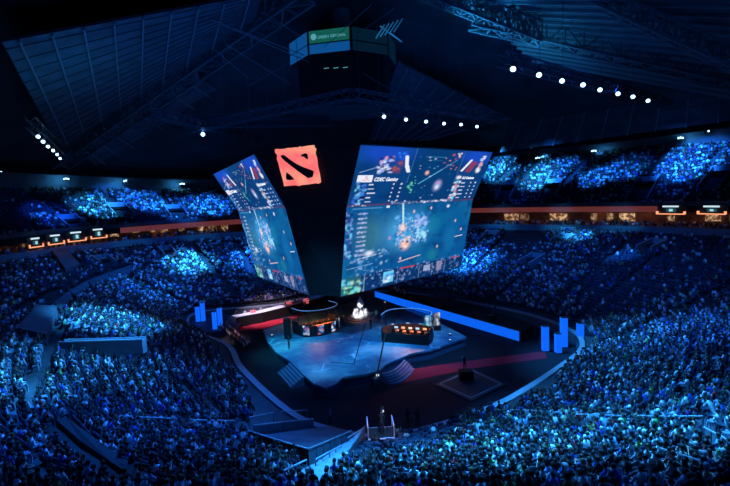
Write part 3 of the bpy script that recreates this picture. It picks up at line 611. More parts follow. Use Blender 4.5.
# ------------------------------------------------------------------ the audience
def simple_body(arms, lean, lod):
    """vertices, triangles, part id per vertex (0 skin 1 hair 2 shirt 3 trousers); faces +X, origin on the tread"""
    V, T, K = [], [], []
    def ring_tube(pts, n, kind):
        o = len(V)
        for (x, y, z, rx, ry) in pts:
            for k in range(n): a = 2 * pi * (k + .5) / n; V.append((x + rx * cos(a), y + ry * sin(a), z)); K.append(kind)
        for j in range(len(pts) - 1):
            for k in range(n):
                a, b, c, d = o + j * n + k, o + j * n + (k + 1) % n, o + (j + 1) * n + (k + 1) % n, o + (j + 1) * n + k; T.append((a, b, c)); T.append((a, c, d))
        for k in range(1, n - 1): T.append((o + (len(pts) - 1) * n, o + (len(pts) - 1) * n + k, o + (len(pts) - 1) * n + k + 1))
    def limb(pts, kinds, n=4):
        o = len(V)
        for i, (x, y, z, r) in enumerate(pts):
            p = Vector((x, y, z)); q = Vector(pts[min(i + 1, len(pts) - 1)][:3]) - Vector(pts[max(i - 1, 0)][:3]); q.normalize(); s = q.cross(Vector((0, 1, .2))).normalized(); t = s.cross(q)
            for k in range(n): a = 2 * pi * k / n; V.append(tuple(p + s * cos(a) * r + t * sin(a) * r)); K.append(kinds[i])
        for j in range(len(pts) - 1):
            for k in range(n):
                a, b, c, d = o + j * n + k, o + j * n + (k + 1) % n, o + (j + 1) * n + (k + 1) % n, o + (j + 1) * n + k; T.append((a, c, b)); T.append((a, d, c))
        T.append((o + (len(pts) - 1) * n, o + (len(pts) - 1) * n + 1, o + (len(pts) - 1) * n + 2)); T.append((o + (len(pts) - 1) * n, o + (len(pts) - 1) * n + 2, o + (len(pts) - 1) * n + 3))
    s = lambda h: h * sin(lean); n = 6 if lod == 0 else 4
    ring_tube([(0, 0, .42, .14, .19), (s(.2), 0, .66, .12, .16), (s(.4), 0, .86, .13, .23), (s(.5), 0, 1.0, .08, .15), (s(.52) + .01, 0, 1.06, .05, .055)], n, 2)
    hx = s(.6) + .02
    ring_tube([(hx, 0, 1.05, .05, .05), (hx + .01, 0, 1.13, .095, .08)], n, 0)
    ring_tube([(hx, 0, 1.13, .105, .09), (hx - .01, 0, 1.22, .108, .09), (hx - .015, 0, 1.28, .06, .05)], n, 1)
    for q in (1, -1):
        if lod == 0: limb([(.02, .10 * q, .52, .09), (.44, .13 * q, .51, .075), (.47, .13 * q, .30, .06), (.48, .14 * q, .04, .05)], [3, 3, 3, 3])
        else: limb([(.02, .10 * q, .52, .09), (.46, .13 * q, .50, .075)], [3, 3])
        x0 = s(.5)
        if arms == 'lap': limb([(x0, .20 * q, .95, .06), (x0 + .04, .26 * q, .68, .05), (x0 + .28, .14 * q, .60, .035)], [2, 2, 0])
        elif arms == 'chin': limb([(x0, .20 * q, .95, .06), (x0 + .16, .22 * q, .68, .05), (x0 + .18, .08 * q, 1.0, .04)], [2, 2, 0])
        elif arms == 'up': limb([(x0, .20 * q, .95, .06), (x0 + .1, .26 * q, 1.15, .05), (x0 + .12, .2 * q, 1.42, .04)], [2, 0, 0])
        else: limb([(x0, .20 * q, .95, .06), (x0 + .06, .28 * q, .70, .05), (x0 + .22, -.02 * q, .76, .04)], [2, 2, 0])
    return np.array(V), np.array(T), np.array(K)
VAR = [[simple_body(a, l, lod) for a, l in (('lap', 0.), ('lap', .35), ('cross', .05), ('chin', .5), ('cross', -.12), ('up', .1))] for lod in (0, 1)]
SHIRT = [((.012, .012, .016), 46, 'black'), ((.05, .05, .06), 14, 'charcoal'), ((.34, .35, .37), 14, 'grey'), ((.85, .85, .85), 17, 'white'), ((.03, .10, .45), 9, 'blue'), ((.30, .55, .80), 7, 'light blue'), ((.45, .03, .03), 4, 'red'), ((.10, .40, .14), 3, 'green'), ((.6, .52, .36), 4, 'beige'), ((.20, .05, .26), 2, 'purple'), ((.5, .48, .12), 1, 'yellow')]
HAIR = [((.01, .007, .005), 50, 'black', 'short'), ((.06, .03, .015), 20, 'brown', 'short'), ((.10, .05, .02), 8, 'long brown', 'long'), ((.22, .14, .06), 5, 'blond', 'short'), ((.015, .01, .01), 8, 'long black', 'long'), ((.5, .5, .52), 3, 'grey', 'short'), ((.75, .75, .75), 3, 'white cap', 'cap'), ((.02, .02, .03), 4, 'black cap', 'cap')]
SK = [(.55, .34, .25), (.42, .25, .17), (.62, .42, .33), (.20, .11, .07)]
def pick(tab, r): return tab[r.choice(len(tab), p=np.array([t[1] for t in tab], float) / sum(t[1] for t in tab))]

def world_poly(pts, tier=0): return [on(px, py, tier)[0] for px, py in pts]
AISLES = [  # seen ends, tier, width
    ((656, 258), (572, 326), 0, 1.7), ((735, 284), (604, 346), 0, 1.9), ((626, 244), (566, 296), 0, 1.3), ((545, 258), (486, 312), 0, 1.6), ((503, 240), (470, 275), 0, 1.3),
    ((236, 244), (263, 292), 0, 1.9), ((190, 244), (236, 298), 0, 2.0), ((112, 270), (206, 314), 0, 1.7), ((150, 248), (180, 262), 0, 1.2), ((728, 380), (640, 418), 0, 1.3), ((486, 413), (702, 421), 0, 1.2), ((140, 420), (242, 423), 0, 1.0),
    ((0, 262), (44, 258), 0, 1.), ((210, 340), (246, 384), 0, 1.2), ((150, 370), (238, 425), 0, 1.2), ((60, 330), (22, 405), 0, 1.5), ((62, 292), (5, 318), 0, 1.4), ((725, 455), (700, 421), 0, 1.2), ((335, 478), (366, 436), 0, 1.0),
    ((540, 162), (498, 206), 1, 1.6), ((592, 155), (548, 204), 1, 1.6), ((670, 145), (630, 204), 1, 1.8), ((522, 164), (486, 190), 1, 1.2), ((158, 192), (182, 222), 1, 1.6), ((104, 192), (132, 228), 1, 1.4), ((28, 192), (78, 228), 1, 1.7), ((720, 150), (690, 200), 1, 1.)]
HOLES = [([(240, 372), (276, 372), (316, 420), (352, 428), (368, 434), (345, 472), (330, 492), (280, 492), (296, 466), (246, 446), (236, 430), (252, 420)], 0, 0.),
         ([(486, 418), (548, 378), (562, 384), (548, 396), (512, 412)], 0, 0.),
         ([(48, 430), (68, 424), (96, 450), (152, 490), (108, 494), (74, 464), (54, 450)], 0, 0.), ([(18, 452), (40, 456), (62, 488), (30, 494)], 0, .0),
         ([(60, 340), (66, 340), (146, 356), (146, 366), (62, 352)], 0, 0.), ([(16, 338), (36, 310), (62, 312), (50, 348)], 0, 0.),
         ([(40, 326), (36, 316), (52, 302), (78, 284), (104, 273), (134, 263), (134, 272), (104, 284), (80, 298), (56, 320)], 0, 0.),
         ([(504, 232), (546, 232), (546, 246), (504, 246)], 0, 0.), ([(50, 252), (72, 250), (84, 268), (64, 278)], 0, 0.),
         ([(400, 288), (446, 290), (532, 316), (530, 336), (470, 325), (400, 300)], 0, 0.)]
EMPTY = [([(338, 444), (392, 432), (462, 426), (456, 446), (402, 466), (352, 478)], 0, .06), ([(592, 250), (650, 236), (735, 236), (735, 300), (690, 296), (650, 306), (596, 324), (575, 322)], 0, .22), ([(0, 188), (58, 192), (92, 206), (60, 216), (0, 214)], 1, .08), ([(28, 262), (128, 244), (132, 262), (70, 290), (40, 300)], 0, .45),
         ([(0, 205), (28, 214), (34, 232), (0, 236)], 1, .0), ([(134, 214), (162, 212), (166, 226), (134, 228)], 1, .15), ([(496, 246), (530, 240), (552, 262), (500, 262)], 0, .5), ([(150, 420), (260, 430), (260, 440), (150, 440)], 0, .6)]
aisl = [(on(*a, t)[0], on(*b, t)[0], t, w) for a, b, t, w in AISLES]
hol = [(world_poly(p, t), t, k) for p, t, k in HOLES]; emp = [(world_poly(p, t), t, k) for p, t, k in EMPTY]
VOM = [  # seen centre, tier, half width, rows up
    ((103, 262), 0, 1.5, 4), ((166, 252), 0, 1.3, 4), ((492, 236), 0, 1.5, 4), ((564, 240), 0, 1.7, 4), ((531, 262), 0, 1.5, 5), ((656, 246), 0, 1.5, 4), ((262, 246), 0, 1.3, 3),
    ((72, 224), 1, 1.9, 6), ((120, 212), 1, 1.9, 6), ((175, 213), 1, 1.9, 6), ((507, 190), 1, 1.8, 6), ((552, 190), 1, 1.9, 6), ((644, 190), 1, 2.0, 7), ((718, 178), 1, 1.8, 6)]
vom = []
for c, t, hw, nr in VOM:
    P, u, tt = on(*c, t); fn = upp if t else low; N = NU if t else NR; i0 = int(tt * N); t0, t1 = max(0, i0 - nr / 2) / N, min(1, (i0 + nr / 2) / N)
    A = Vector(fn(np.array([u]), np.array([t0]))[0]); B = Vector(fn(np.array([u]), np.array([t1]))[0]); o_ = (B - A); o_.z = 0; L = o_.length; o_.normalize(); s_ = Vector((-o_.y, o_.x, 0))
    vom.append((A, B, o_, s_, hw, t, L))
    hol.append(([A - s_ * (hw + .3), A + s_ * (hw + .3), B + s_ * (hw + .3), B - s_ * (hw + .3)], t, 0.))
spots = []
for tier, fn, N, pitch_, ua, ub in ((0, low, NR, .61, 0, NC), (1, upp, NU, .57, UA + .05, UB - .05)):
    for i in range(0 if tier else 2, N - (0 if tier else 2)):
        t = (i + .42) / N; us = np.linspace(ua, ub, 4000); p = fn(us, np.full(4000, t)); L = np.concatenate([[0], np.cumsum(np.hypot(*np.diff(p[:, :2], axis=0).T))])
        n = int(L[-1] / pitch_); uu = np.interp((np.arange(n) + .5 * (i % 2)) * pitch_, L, us); P = fn(uu, np.full(n, t)); zz_ = fn(uu, np.full(n, i / N))[:, 2]; P[:, 2] = zz_
        Q = fn(uu, np.full(n, t - .02)); d = Q - P; ang = np.arctan2(d[:, 1], d[:, 0])
        x, y, w = proj(P + np.array([0, 0, .7])); ok = (w > 9) & (x > -25) & (x < 755) & (y > 90) & (y < 500)
        jx = rng.uniform(-.15, .15, (n, 2))
        for j in np.nonzero(ok)[0]: spots.append((P[j, 0] + jx[j, 0], P[j, 1] + jx[j, 1], P[j, 2], ang[j], x[j], y[j], w[j], tier, i))
SP = np.array(spots); X_, Y_, TI = SP[:, 0], SP[:, 1], SP[:, 7]
keep = np.ones(len(SP), bool); dens = np.where(TI == 0, .955, .93)
for a, b, t, w in aisl:
    d = b - a; L2 = d.x ** 2 + d.y ** 2; q = np.clip(((X_ - a.x) * d.x + (Y_ - a.y) * d.y) / L2, 0, 1); keep &= ~((np.hypot(X_ - a.x - q * d.x, Y_ - a.y - q * d.y) < w * .36 + .1) & (TI == t))
for poly, t, k in hol: keep &= ~(inside(poly, X_, Y_) & (TI == t))
for poly, t, k in emp: dens = np.where(inside(poly, X_, Y_) & (TI == t), k, dens)
# the far middle is hidden by the hanging structure; leave those places out
SP = SP[keep]; dens = dens[keep]
occ = rng.random(len(SP)) < dens
inframe = (SP[:, 4] > 2) & (SP[:, 4] < 728) & (SP[:, 5] < 484) & (SP[:, 5] > 0)
order = np.argsort(np.where(inframe, SP[:, 6], 1e9)); ordp = [i for i in order if occ[i]][:226]; ords = list(order[:300])
near_p = set(ordp); near_s = set(ords)

def build_stuff(name, label, cat, idx, variants, colours, m):
    Vs, Ts, Cs, o = [], [], [], 0
    for k in idx:
        V, T, K = variants(k); s = SP[k]; c, sn = cos(s[3]), sin(s[3]); sc = colours(k)
        h = sc[1]; W = np.empty_like(V); W[:, 0] = s[0] + (V[:, 0] * c - V[:, 1] * sn) * h; W[:, 1] = s[1] + (V[:, 0] * sn + V[:, 1] * c) * h; W[:, 2] = s[2] + V[:, 2] * h
        Vs.append(W); Ts.append(T + o); Cs.append(sc[0][K]); o += len(V)
    V = np.concatenate(Vs); T = np.concatenate(Ts); C = np.concatenate(Cs); me = bpy.data.meshes.new(name)
    me.vertices.add(len(V)); me.vertices.foreach_set('co', V.astype(np.float32).ravel()); me.loops.add(T.size); me.loops.foreach_set('vertex_index', T.astype(np.int32).ravel())
    me.polygons.add(len(T)); me.polygons.foreach_set('loop_start', np.arange(0, T.size, 3, dtype=np.int32)); me.polygons.foreach_set('loop_total', np.full(len(T), 3, np.int32))
    me.update(); ca = me.color_attributes.new('Col', 'FLOAT_COLOR', 'POINT'); C4 = np.ones((len(V), 4), np.float32); C4[:, :3] = C; ca.data.foreach_set('color', C4.ravel()); me.materials.append(m)
    ob = bpy.data.objects.new(name, me); COL.objects.link(ob); tag(ob, label, cat, None, 'stuff'); return ob
def seat_arrays():
    b = MB(); b.box((.02, 0, .42), (.42, .46, .05)); b.box((-.20, 0, .68), (.05, .46, .44)); b.box((0, .24, .3), (.1, .03, .6))
    T = []
    for f in b.f: T += [(f[0], f[1], f[2]), (f[0], f[2], f[3])]
    return np.array(b.v), np.array(T), np.zeros(len(b.v), int)
SA = seat_arrays()
SEATC = np.array([[.035, .04, .075]])
build_stuff('arena_seats', 'rows of dark plastic seats filling the far and middle tiers of the hall', 'seats', [k for k in range(len(SP)) if k not in near_s], lambda k: SA, lambda k: (SEATC, 1.), A_crowd)
def pcol(k):
    sh, hr, sk = pick(SHIRT, rng)[0], pick(HAIR, rng)[0], SK[rng.integers(4)]; j = rng.uniform(.7, 1.25)
    return (np.array([sk, hr, [min(1, c * j) for c in sh], (.02, .025, .05) if rng.random() < .55 else (.22, .24, .30)]), rng.uniform(.96, 1.13))
build_stuff('seated_crowd', 'thousands of spectators filling the tiers behind and beside the stage', 'crowd', [k for k in range(len(SP)) if occ[k] and k not in near_p], lambda k: VAR[0 if SP[k, 6] < 60 else 1][rng.integers(6) if rng.random() < .5 else rng.integers(3)], pcol, A_crowd)
# the nearest three hundred, one object each
ordn = ('first', 'second', 'third', 'fourth', 'fifth', 'sixth', 'seventh', 'eighth', 'ninth', 'tenth', 'eleventh', 'twelfth', 'thirteenth', 'fourteenth', 'fifteenth', 'sixteenth', 'seventeenth', 'eighteenth', 'nineteenth', 'twentieth')
def nth(k):
    if k < 20: return ordn[k]
    t = ('twenty', 'thirty', 'forty', 'fifty', 'sixty', 'seventy', 'eighty', 'ninety')[(k + 1) // 10 - 2]; r = (k + 1) % 10
    return (t + '-' + ordn[r - 1]) if r else t[:-1] + 'ieth'
rowsn = {}
for k in ords: rowsn.setdefault(int(SP[k, 8]), []).append(k)
rk = sorted(rowsn, reverse=True)
def seat_parts():
    b = MB(); b.box((.03, 0, .43), (.42, .46, .045)); b.box((.03, 0, .455), (.36, .40, .03)); pan = b.build('seat_pan', M_seat).data
    b = MB()
    for i in range(5):
        y = -.2 + i * .1; b.box((-.20 - .03 * cos(y * 6), y, .70), (.035, .102, .46))
    back = b.build('backrest', M_seat).data
    b = MB(); b.box((-.05, .25, .3), (.07, .035, .6)); b.box((.06, .25, .63), (.34, .05, .035)); arm = b.build('armrest', M_blackm).data
    for n_ in ('seat_pan', 'backrest', 'armrest'): bpy.data.objects.remove(bpy.data.objects[n_])
    return (('seat_pan', pan), ('backrest', back), ('armrest', arm))
sparts = seat_parts(); ARMS = [('lap', 0.), ('lap', .3), ('cross', .05), ('chin', .5), ('phone', .15), ('lap', -.12), ('up', .1)]
pos_in_row = {}
for r_i, r in enumerate(rk):
    for c_i, k in enumerate(sorted(rowsn[r], key=lambda k: SP[k, 4])): pos_in_row[k] = (r_i, c_i)
for k in set(ordp) - set(pos_in_row): pos_in_row[k] = (len(rk), 0)
extra = sorted([k for k in ordp if k not in near_s], key=lambda k: SP[k, 4])
for c_i, k in enumerate(extra): pos_in_row[k] = (len(rk), c_i)
def place_words(k):
    r, c = pos_in_row[k]; side = 'left' if SP[k, 4] < 300 else 'right' if SP[k, 4] > 430 else 'middle'
    if r == len(rk): return 'beyond the nearest rows, %s from left' % nth(c)
    return '%s from left, %s row up from picture bottom' % (nth(c), nth(r))
for k in ords:
    s = SP[k]; t = empty('arena_seat', (s[0], s[1], s[2]), s[3], ('dark seat under a spectator, ' if occ[k] else 'empty dark seat, ') + place_words(k), 'seat', 'arena seats in the nearest rows')
    for n_, me in sparts: o = bpy.data.objects.new(n_, me); COL.objects.link(o); o.parent = t
LL_ = set()
for k in ordp:
    s = SP[k]; sh = pick(SHIRT, rng); hr = pick(HAIR, rng); a, l = ARMS[rng.choice(7, p=[.26, .2, .18, .12, .09, .12, .03])]
    hn = hr[2] if 'cap' in hr[2] else hr[2] + ' hair'
    person((s[0], s[1], s[2]), s[3] + rng.uniform(-.15, .15), 'sit', a, l, sh[0], hr[0], hr[3], 'spectator, %s shirt, %s, ' % (sh[2], hn) + place_words(k), 'spectators in the nearest rows')

# ------------------------------------------------------------------ entrances into the tiers
side_names = {}
for i, ((A, B, o_, s_, hw, t, L), v) in enumerate(zip(vom, VOM)):
    top = 1.05; w_ = empty('entrance_tunnel', (0, 0, 0))
    for k in (-1, 1):
        b = MB(); a0, b0 = A + s_ * hw * k, B + s_ * hw * k; nn = s_ * .12
        vs = [a0 - nn - Vector((0, 0, .6)), a0 + nn - Vector((0, 0, .6)), b0 + nn - Vector((0, 0, .6)), b0 - nn - Vector((0, 0, .6)), a0 - nn + Vector((0, 0, top)), a0 + nn + Vector((0, 0, top)), b0 + nn + Vector((0, 0, top)), b0 - nn + Vector((0, 0, top))]
        b.add(vs, [(0, 3, 2, 1), (4, 5, 6, 7), (0, 1, 5, 4), (1, 2, 6, 5), (2, 3, 7, 6), (3, 0, 4, 7)]); b.build('side_wall', M_wallc, w_)
    b = MB(); b.wall([B - s_ * hw, B + s_ * hw], B.z - .6, B.z + top, .25); b.build('back_wall', M_wallc, w_)
    m_ = A.lerp(B, .55); b = MB(); b.prism([m_ - s_ * hw, m_ + s_ * hw, B + s_ * hw, B - s_ * hw], B.z - .4, B.z + .05); b.build('opening', M_black, w_)  # solid black block stands in for the shade inside the entrance
    for k in (-1, 1): MB().bar(A + s_ * hw * k + Vector((0, 0, top + .05)), B + s_ * hw * k + Vector((0, 0, top + .05)), .10).build('handrail', M_rail, w_)
    nm = ['left, beside the curved walkway', 'left, below the long lower tier', 'right beside the large screen', 'right under the white banner', 'right, lower of the two near the screen', 'far right in the dark seats', 'left just beside the left screen', 'far left of the upper deck', 'upper deck, second from the left edge', 'left of the upper deck nearest the screen', 'right of the upper deck nearest the screen', 'right of the upper deck, middle one', 'upper deck above the two menu boards', 'right edge of the upper deck'][i]
    tag(w_, 'walled concrete entrance tunnel in the seating, ' + nm, 'tunnel entrance', 'entrance tunnels')
# slabs, walkway and long parapet at the left
def slab(name, px, z, th, m, label, cat):
    P = [on(*p)[0] + Vector((0, 0, z)) for p in px]; n = len(P); b = MB(); b.add([p - Vector((0, 0, th)) for p in P] + P, [tuple(range(n - 1, -1, -1)), tuple(range(n, 2 * n))] + [(i, (i + 1) % n, n + (i + 1) % n, n + i) for i in range(n)]); o = b.build(name, m); return struct(o) if label is None else tag(o, label, cat)
slab('sloping_platform', [(18, 337), (37, 312), (58, 313), (48, 344)], 1.0, 1.2, M_conc, 'smooth sloping blue-lit platform cover among the seats at the left edge', 'platform')
slab('sloping_platform', [(52, 254), (66, 252), (80, 268), (66, 274)], .8, 1.2, M_conc, 'pale sloping cover beside the left walkway below the concession windows', 'platform')
CW = [(42, 318), (54, 304), (70, 292), (88, 282), (108, 274), (132, 266)]
for a, b_ in zip(CW[:-1], CW[1:]): slab('floor_crosswalk', [a, b_, (b_[0] + 2, b_[1] + 6), (a[0] + 6, a[1] + 7)], .3, .9, M_conc, None, None)
slab('floor_gangway', [(48, 432), (60, 428), (82, 452), (112, 474), (134, 490), (108, 492), (74, 464), (54, 450)], .2, .8, mat('gangway_mat', (.012, .013, .018), .9), None, None)
slab('floor_gangway', [(58, 428), (68, 424), (94, 448), (122, 468), (152, 486), (134, 490), (112, 474), (82, 452)], .6, .9, mat('gangway_mat', (.012, .013, .018), .9), None, None)
P = [on(*p)[0] for p in ((63, 352), (146, 371))]
lw = empty('long_parapet', (0, 0, 0), 0, 'long pale low wall with two light top rails among the seats at the left', 'parapet')
b = MB(); z_ = P[0].z - .3; b.wall(P, z_, z_ + 1.4, .9); b.build('wall_body', M_wallc, lw)
nn = (P[1] - P[0]); nn.z = 0; nn.normalize(); nn = Vector((-nn.y, nn.x, 0))
for k in (-.38, .38): MB().bar(P[0].xy.to_3d() + nn * k + Vector((0, 0, z_ + 1.45)), P[1].xy.to_3d() + nn * k + Vector((0, 0, z_ + 1.45)), .13).build('top_rail', M_rail, lw)
# dark platform wedge at the right of the floor
slab('sloping_platform', [(486, 420), (550, 380), (560, 386), (546, 398), (512, 414)], .3, .6, mat('dark_cover', (.012, .012, .018), .9), 'dark flat cover behind the arena wall at the lower right', 'platform')

# ------------------------------------------------------------------ railings
def railing(px, label, h=1.0, step=1.3, panel=None, post=.05, rail=.06, mid=False):
    P = [on(*p)[0] for p in px]; t = empty('railing', P[0], 0, label, 'railing', None); O = P[0]; up = Vector((0, 0, h)); r = MB(); po = MB(); pa = MB()
    for a, b in zip(P[:-1], P[1:]):
        a, b = a - O, b - O; n = max(1, int((b - a).length / step)); r.bar(a + up, b + up, rail)
        if mid: r.bar(a + up * .5, b + up * .5, rail * .6)
        for i in range(n + 1): q = a.lerp(b, i / n); MB().bar(q - Vector((0, 0, .3)), q + up, post).build('post', M_grey, t)
        if panel: pa.add([a, b, b + up * .93, a + up * .93], [(0, 1, 2, 3)]); 
    r.build('top_rail', M_rail, t); 
    if panel:
        q = pa.build('infill_panel', panel, t); md = q.modifiers.new('s', 'SOLIDIFY'); md.thickness = .03
    return t
M_panel = mat('balustrade_panel', (.25, .33, .38), .4)
railing([(254, 438), (284, 434), (314, 430)], 'metal railing with pale infill panels on the far side of the corner gangway', 1.0, 1.1, M_panel)
railing([(249, 445), (278, 455), (309, 466)], 'dark panelled railing with a white top rail on the near side of the corner gangway', 1.05, 1.2, M_black)
railing([(309, 466), (330, 455), (352, 444)], 'pale panelled railing climbing beside the bright stairs', 1.05, 1.0, M_panel)
railing([(316, 476), (342, 459)], 'short handrail in the middle of the bright stairs', .9, 1.2)
railing([(284, 492), (308, 478)], 'short handrail at the lowest end of the bright stairs', 1., 1.)
railing([(348, 452), (364, 440)], 'short upper handrail beside the camera platform', 1., 1.2)
railing([(494, 421), (530, 423), (574, 428)], 'thin railing in front of the lower right seats, left length', 1., 2.6)
railing([(576, 428), (600, 430), (622, 431)], 'thin railing in front of the lower right seats, middle length', 1., 2.6)
railing([(634, 433), (668, 435), (702, 436)], 'thin railing in front of the lower right seats, right length', 1.1, 2.0)
railing([(190, 432), (236, 433)], 'thin pinkish railing across the lower left seats, right length', 1., 2.6)
railing([(120, 430), (178, 432)], 'thin pinkish railing across the lower left seats, left length', 1., 2.6)
railing([(704, 446), (728, 462)], 'small grey railing at the lower right edge', 1., 1.)
railing([(250, 429), (274, 424)], 'short thin rail at the front corner of the empty rows', 1., 1.6)
railing([(282, 422), (310, 417)], 'short thin rail beside the arena wall corner', 1., 1.6)
railing([(660, 470), (700, 486)], 'low curved grey railing in the bottom right crowd', 1., 1.2)
# stairs and gangway floor in the corner
st = empty('concrete_stairs', (0, 0, 0), 0, 'bright pale stairs climbing between the seats at the bottom centre', 'stairs'); n = 20
L0, L1, R0, R1 = on(288, 490)[0], on(354, 443)[0], on(322, 490)[0], on(366, 438)[0]
M_pale = mat('pale_steps', (.22, .26, .29), .7, noise=(3, .15)); b = MB()
for i in range(n):
    q = [L0.lerp(L1, i / n), R0.lerp(R1, i / n), R0.lerp(R1, (i + .8) / n), L0.lerp(L1, (i + .8) / n)]; zt = max(p.z for p in q[:2]) + .22; b.prism(q, zt - .5, zt)
b.build('steps', M_pale, st)
slab('floor_gangway', [(262, 446), (254, 440), (314, 431), (330, 428), (350, 434), (309, 462)], .25, .6, M_conc, None, None)

# ------------------------------------------------------------------ concourse windows, signs and concession boards
RU = np.linspace(4.6, 13.2, 4000); _x, _y, _w = proj(np.concatenate([cr(OUTER, RU), np.full((4000, 1), 14.5)], 1)); RX_ = np.where(_w > 40, _x, 1e9)
def conc(px, py, depth_off, z):   # a point on the concourse ring seen at px
    u = RU[np.argmin(np.abs(RX_ - px))]
    p = cr(OUTER, u) + outn(u) * depth_off; n = outn(u); return Vector((p[0], p[1], z)), Vector((n[0], n[1], 0))
def conc_panel(name, px0, px1, off, z0, z1, m, parent=None, th=.12, label=None, cat=None, group=None):
    a, n = conc(px0, 0, off, 0); c, n2 = conc(px1, 0, off, 0); nn = (n + n2).normalized(); b = MB()
    q = [a, c, c + nn * th, a + nn * th]; b.prism(q, z0, z1); o = b.build(name, m, parent)
    if label: tag(o, label, cat, group)
    return o
def pz(px, py, off): p, n = conc(px, py, off, 0); r = ray(px, py); return H + r.z * (p.y / r.y)
# four menu booths at the left, two at the right
for i, (x0, x1, yt, yb, w_) in enumerate(((28, 43, 238, 247, 'leftmost of the four'), (47, 64, 235, 244, 'second of the four'), (67, 86, 232, 241, 'third of the four'), (90, 107, 229, 238, 'rightmost of the four at the left'), (657, 686, 206, 214, 'left one of the two at the right'), (698, 727, 206, 214, 'right one of the two at the right'))):
    xm = (x0 + x1) / 2; zt, zb = pz(xm, yt, -.15), pz(xm, yb, -.15)
    p, n = conc(xm, 0, -.2, 0); t = empty('concession_stand', (0, 0, 0), 0, 'concession stand with glowing orange counter, ' + w_, 'concession stand', 'concession stands on the concourse')
    k = (x1 - x0)
    conc_panel('backboard', x0, x1, .2, zb - .2, zt + .2, mat('stand_board', (.015, .02, .022), .6), t); conc_panel('light_box', x0 + k * .2, x1 - k * .25, -.2, zt - .22, zt + .06, M_tube, t)
    conc_panel('menu_screen', x0 + k * .32, x1 - k * .34, -.2, zb + .35, zt - .45, mat('menu_screen', (.02, .03, .03), .5, emis=(.015, .06, .08), estr=1.), t)
    conc_panel('menu_picture', x0 + k * .44, x1 - k * .44, -.34, zb + .5, zt - .55, mat('menu_picture', (.1, .1, .1), .5, emis=(.35, .7, .8), estr=1.), t)
    conc_panel('counter_light', x0, x1 - k * .02, -.3, zb - .08, zb + .1, M_neon, t)
    for xx in (x0 + .5, x1 - 1): conc_panel('side_light', xx - k * .03, xx + k * .05, -.3, zb, zb + .5, M_neon, t)
# lit and half-lit window bays along the concourse wall
bays = [(2, 12, .2), (14, 24, .3), (44, 50, .4), (66, 74, .4), (84, 96, .5), (100, 112, .35), (121, 129, 1.), (142, 148, .7), (158, 163, .4), (168, 175, .8), (186, 191, .4), (204, 209, 1.2), (214, 222, .3), (227, 233, .9),
        (496, 510, .9), (512, 520, .5), (541, 558, 1.1), (548, 552, 1.3), (582, 588, .6), (598, 604, .8), (610, 625, 1.3), (655, 662, .9), (690, 704, 1.2), (712, 716, .5)]
for i, (x0, x1, br) in enumerate(bays):
    zc = pz((x0 + x1) / 2, (241 if x0 < 70 else 232 if x0 < 130 else 228 if x0 < 180 else 227) if x0 < 300 else 217, 4.8)
    m = mat('bay_light_%d' % int(br * 10), (.1, .07, .05), .6, emis=(1., .50, .24), estr=br * .62)
    if not m.node_tree.nodes.get('mottle'):
        tc_ = m.node_tree.nodes.new('ShaderNodeTexCoord'); nz_ = m.node_tree.nodes.new('ShaderNodeTexNoise'); nz_.name = 'mottle'; nz_.inputs['Scale'].default_value = 1.6; nz_.inputs['Detail'].default_value = 4; rr_ = m.node_tree.nodes.new('ShaderNodeValToRGB'); rr_.color_ramp.elements[0].position = .42; rr_.color_ramp.elements[1].position = .62; rr_.color_ramp.elements[0].color = (.12, .045, .02, 1); rr_.color_ramp.elements[1].color = (1, .62, .34, 1)
        m.node_tree.links.new(tc_.outputs['Object'], nz_.inputs['Vector']); m.node_tree.links.new(nz_.outputs['Fac'], rr_.inputs['Fac']); m.node_tree.links.new(rr_.outputs['Color'], m.node_tree.nodes['Principled BSDF'].inputs['Emission Color'])
    t = conc_panel('lit_doorway', x0, x1, 4.9, max(float(cr(ZB, RU[np.argmin(np.abs(RX_ - (x0 + x1) / 2))])) + .6, zc - .9), min(15.0, zc + .7), m, None, .1, 'warm lit opening in the concourse wall, %s from left at the %s' % (nth(i if i < 14 else i - 14), 'left side' if i < 14 else 'right side'), 'doorway', 'lit openings along the concourse')
# people standing along the concourse rail: silhouettes of their own
n_sp = len(SP); add_ = []
for x in np.concatenate([np.arange(4, 236, 2.0), np.arange(486, 728, 2.0)]):
    xx = x + random.uniform(-1, 1); p, n = conc(xx, 0, random.choice((.6, .9, 2.6, 3.6, 4.3)), float(cr(ZB, RU[np.argmin(np.abs(RX_ - xx))])) + .55 + random.uniform(-.1, .3)); add_.append((p.x, p.y, p.z, atan2(-n.y, -n.x) + random.uniform(-.8, .8), x, 230, p.y, 2, 0))
SP = np.concatenate([SP, np.array(add_)])
build_stuff('standing_crowd', 'spectators standing and sitting along the concourse rail, silhouetted against the warm lit openings', 'crowd', list(range(n_sp, len(SP))), lambda k: VAR[0][rng.integers(6)], pcol, A_crowd)
# banners
for (x0, x1, y0, y1, dot, lb) in ((560, 576, 227, 234, True, 'white banner with a blue round mark on the right parapet'), (487, 499, 226, 232, False, 'dim blue banner on the parapet beside the large screen'), (158, 167, 240, 247, False, 'small pale sign board above a left entrance')):
    a, n = conc(x0, 0, -.12, 0); c, n2 = conc(x1, 0, -.12, 0); z1, z0 = pz((x0 + x1) / 2, y0, -.1), pz((x0 + x1) / 2, y1, -.1)
    t = conc_panel('banner', x0, x1, -.25, z0, z1, M_white if dot else mat('blue_board', (.12, .2, .4), .6), None, .1, lb, 'banner')
    if dot:
        m_ = a.lerp(c, .5) - n * .2 + Vector((0, 0, (z0 + z1) / 2)); b = MB(); b.tube([m_, m_ - n * .05], .6, 16); b.build('round_mark', mat('banner_blue', (.02, .12, .6), .6), t)

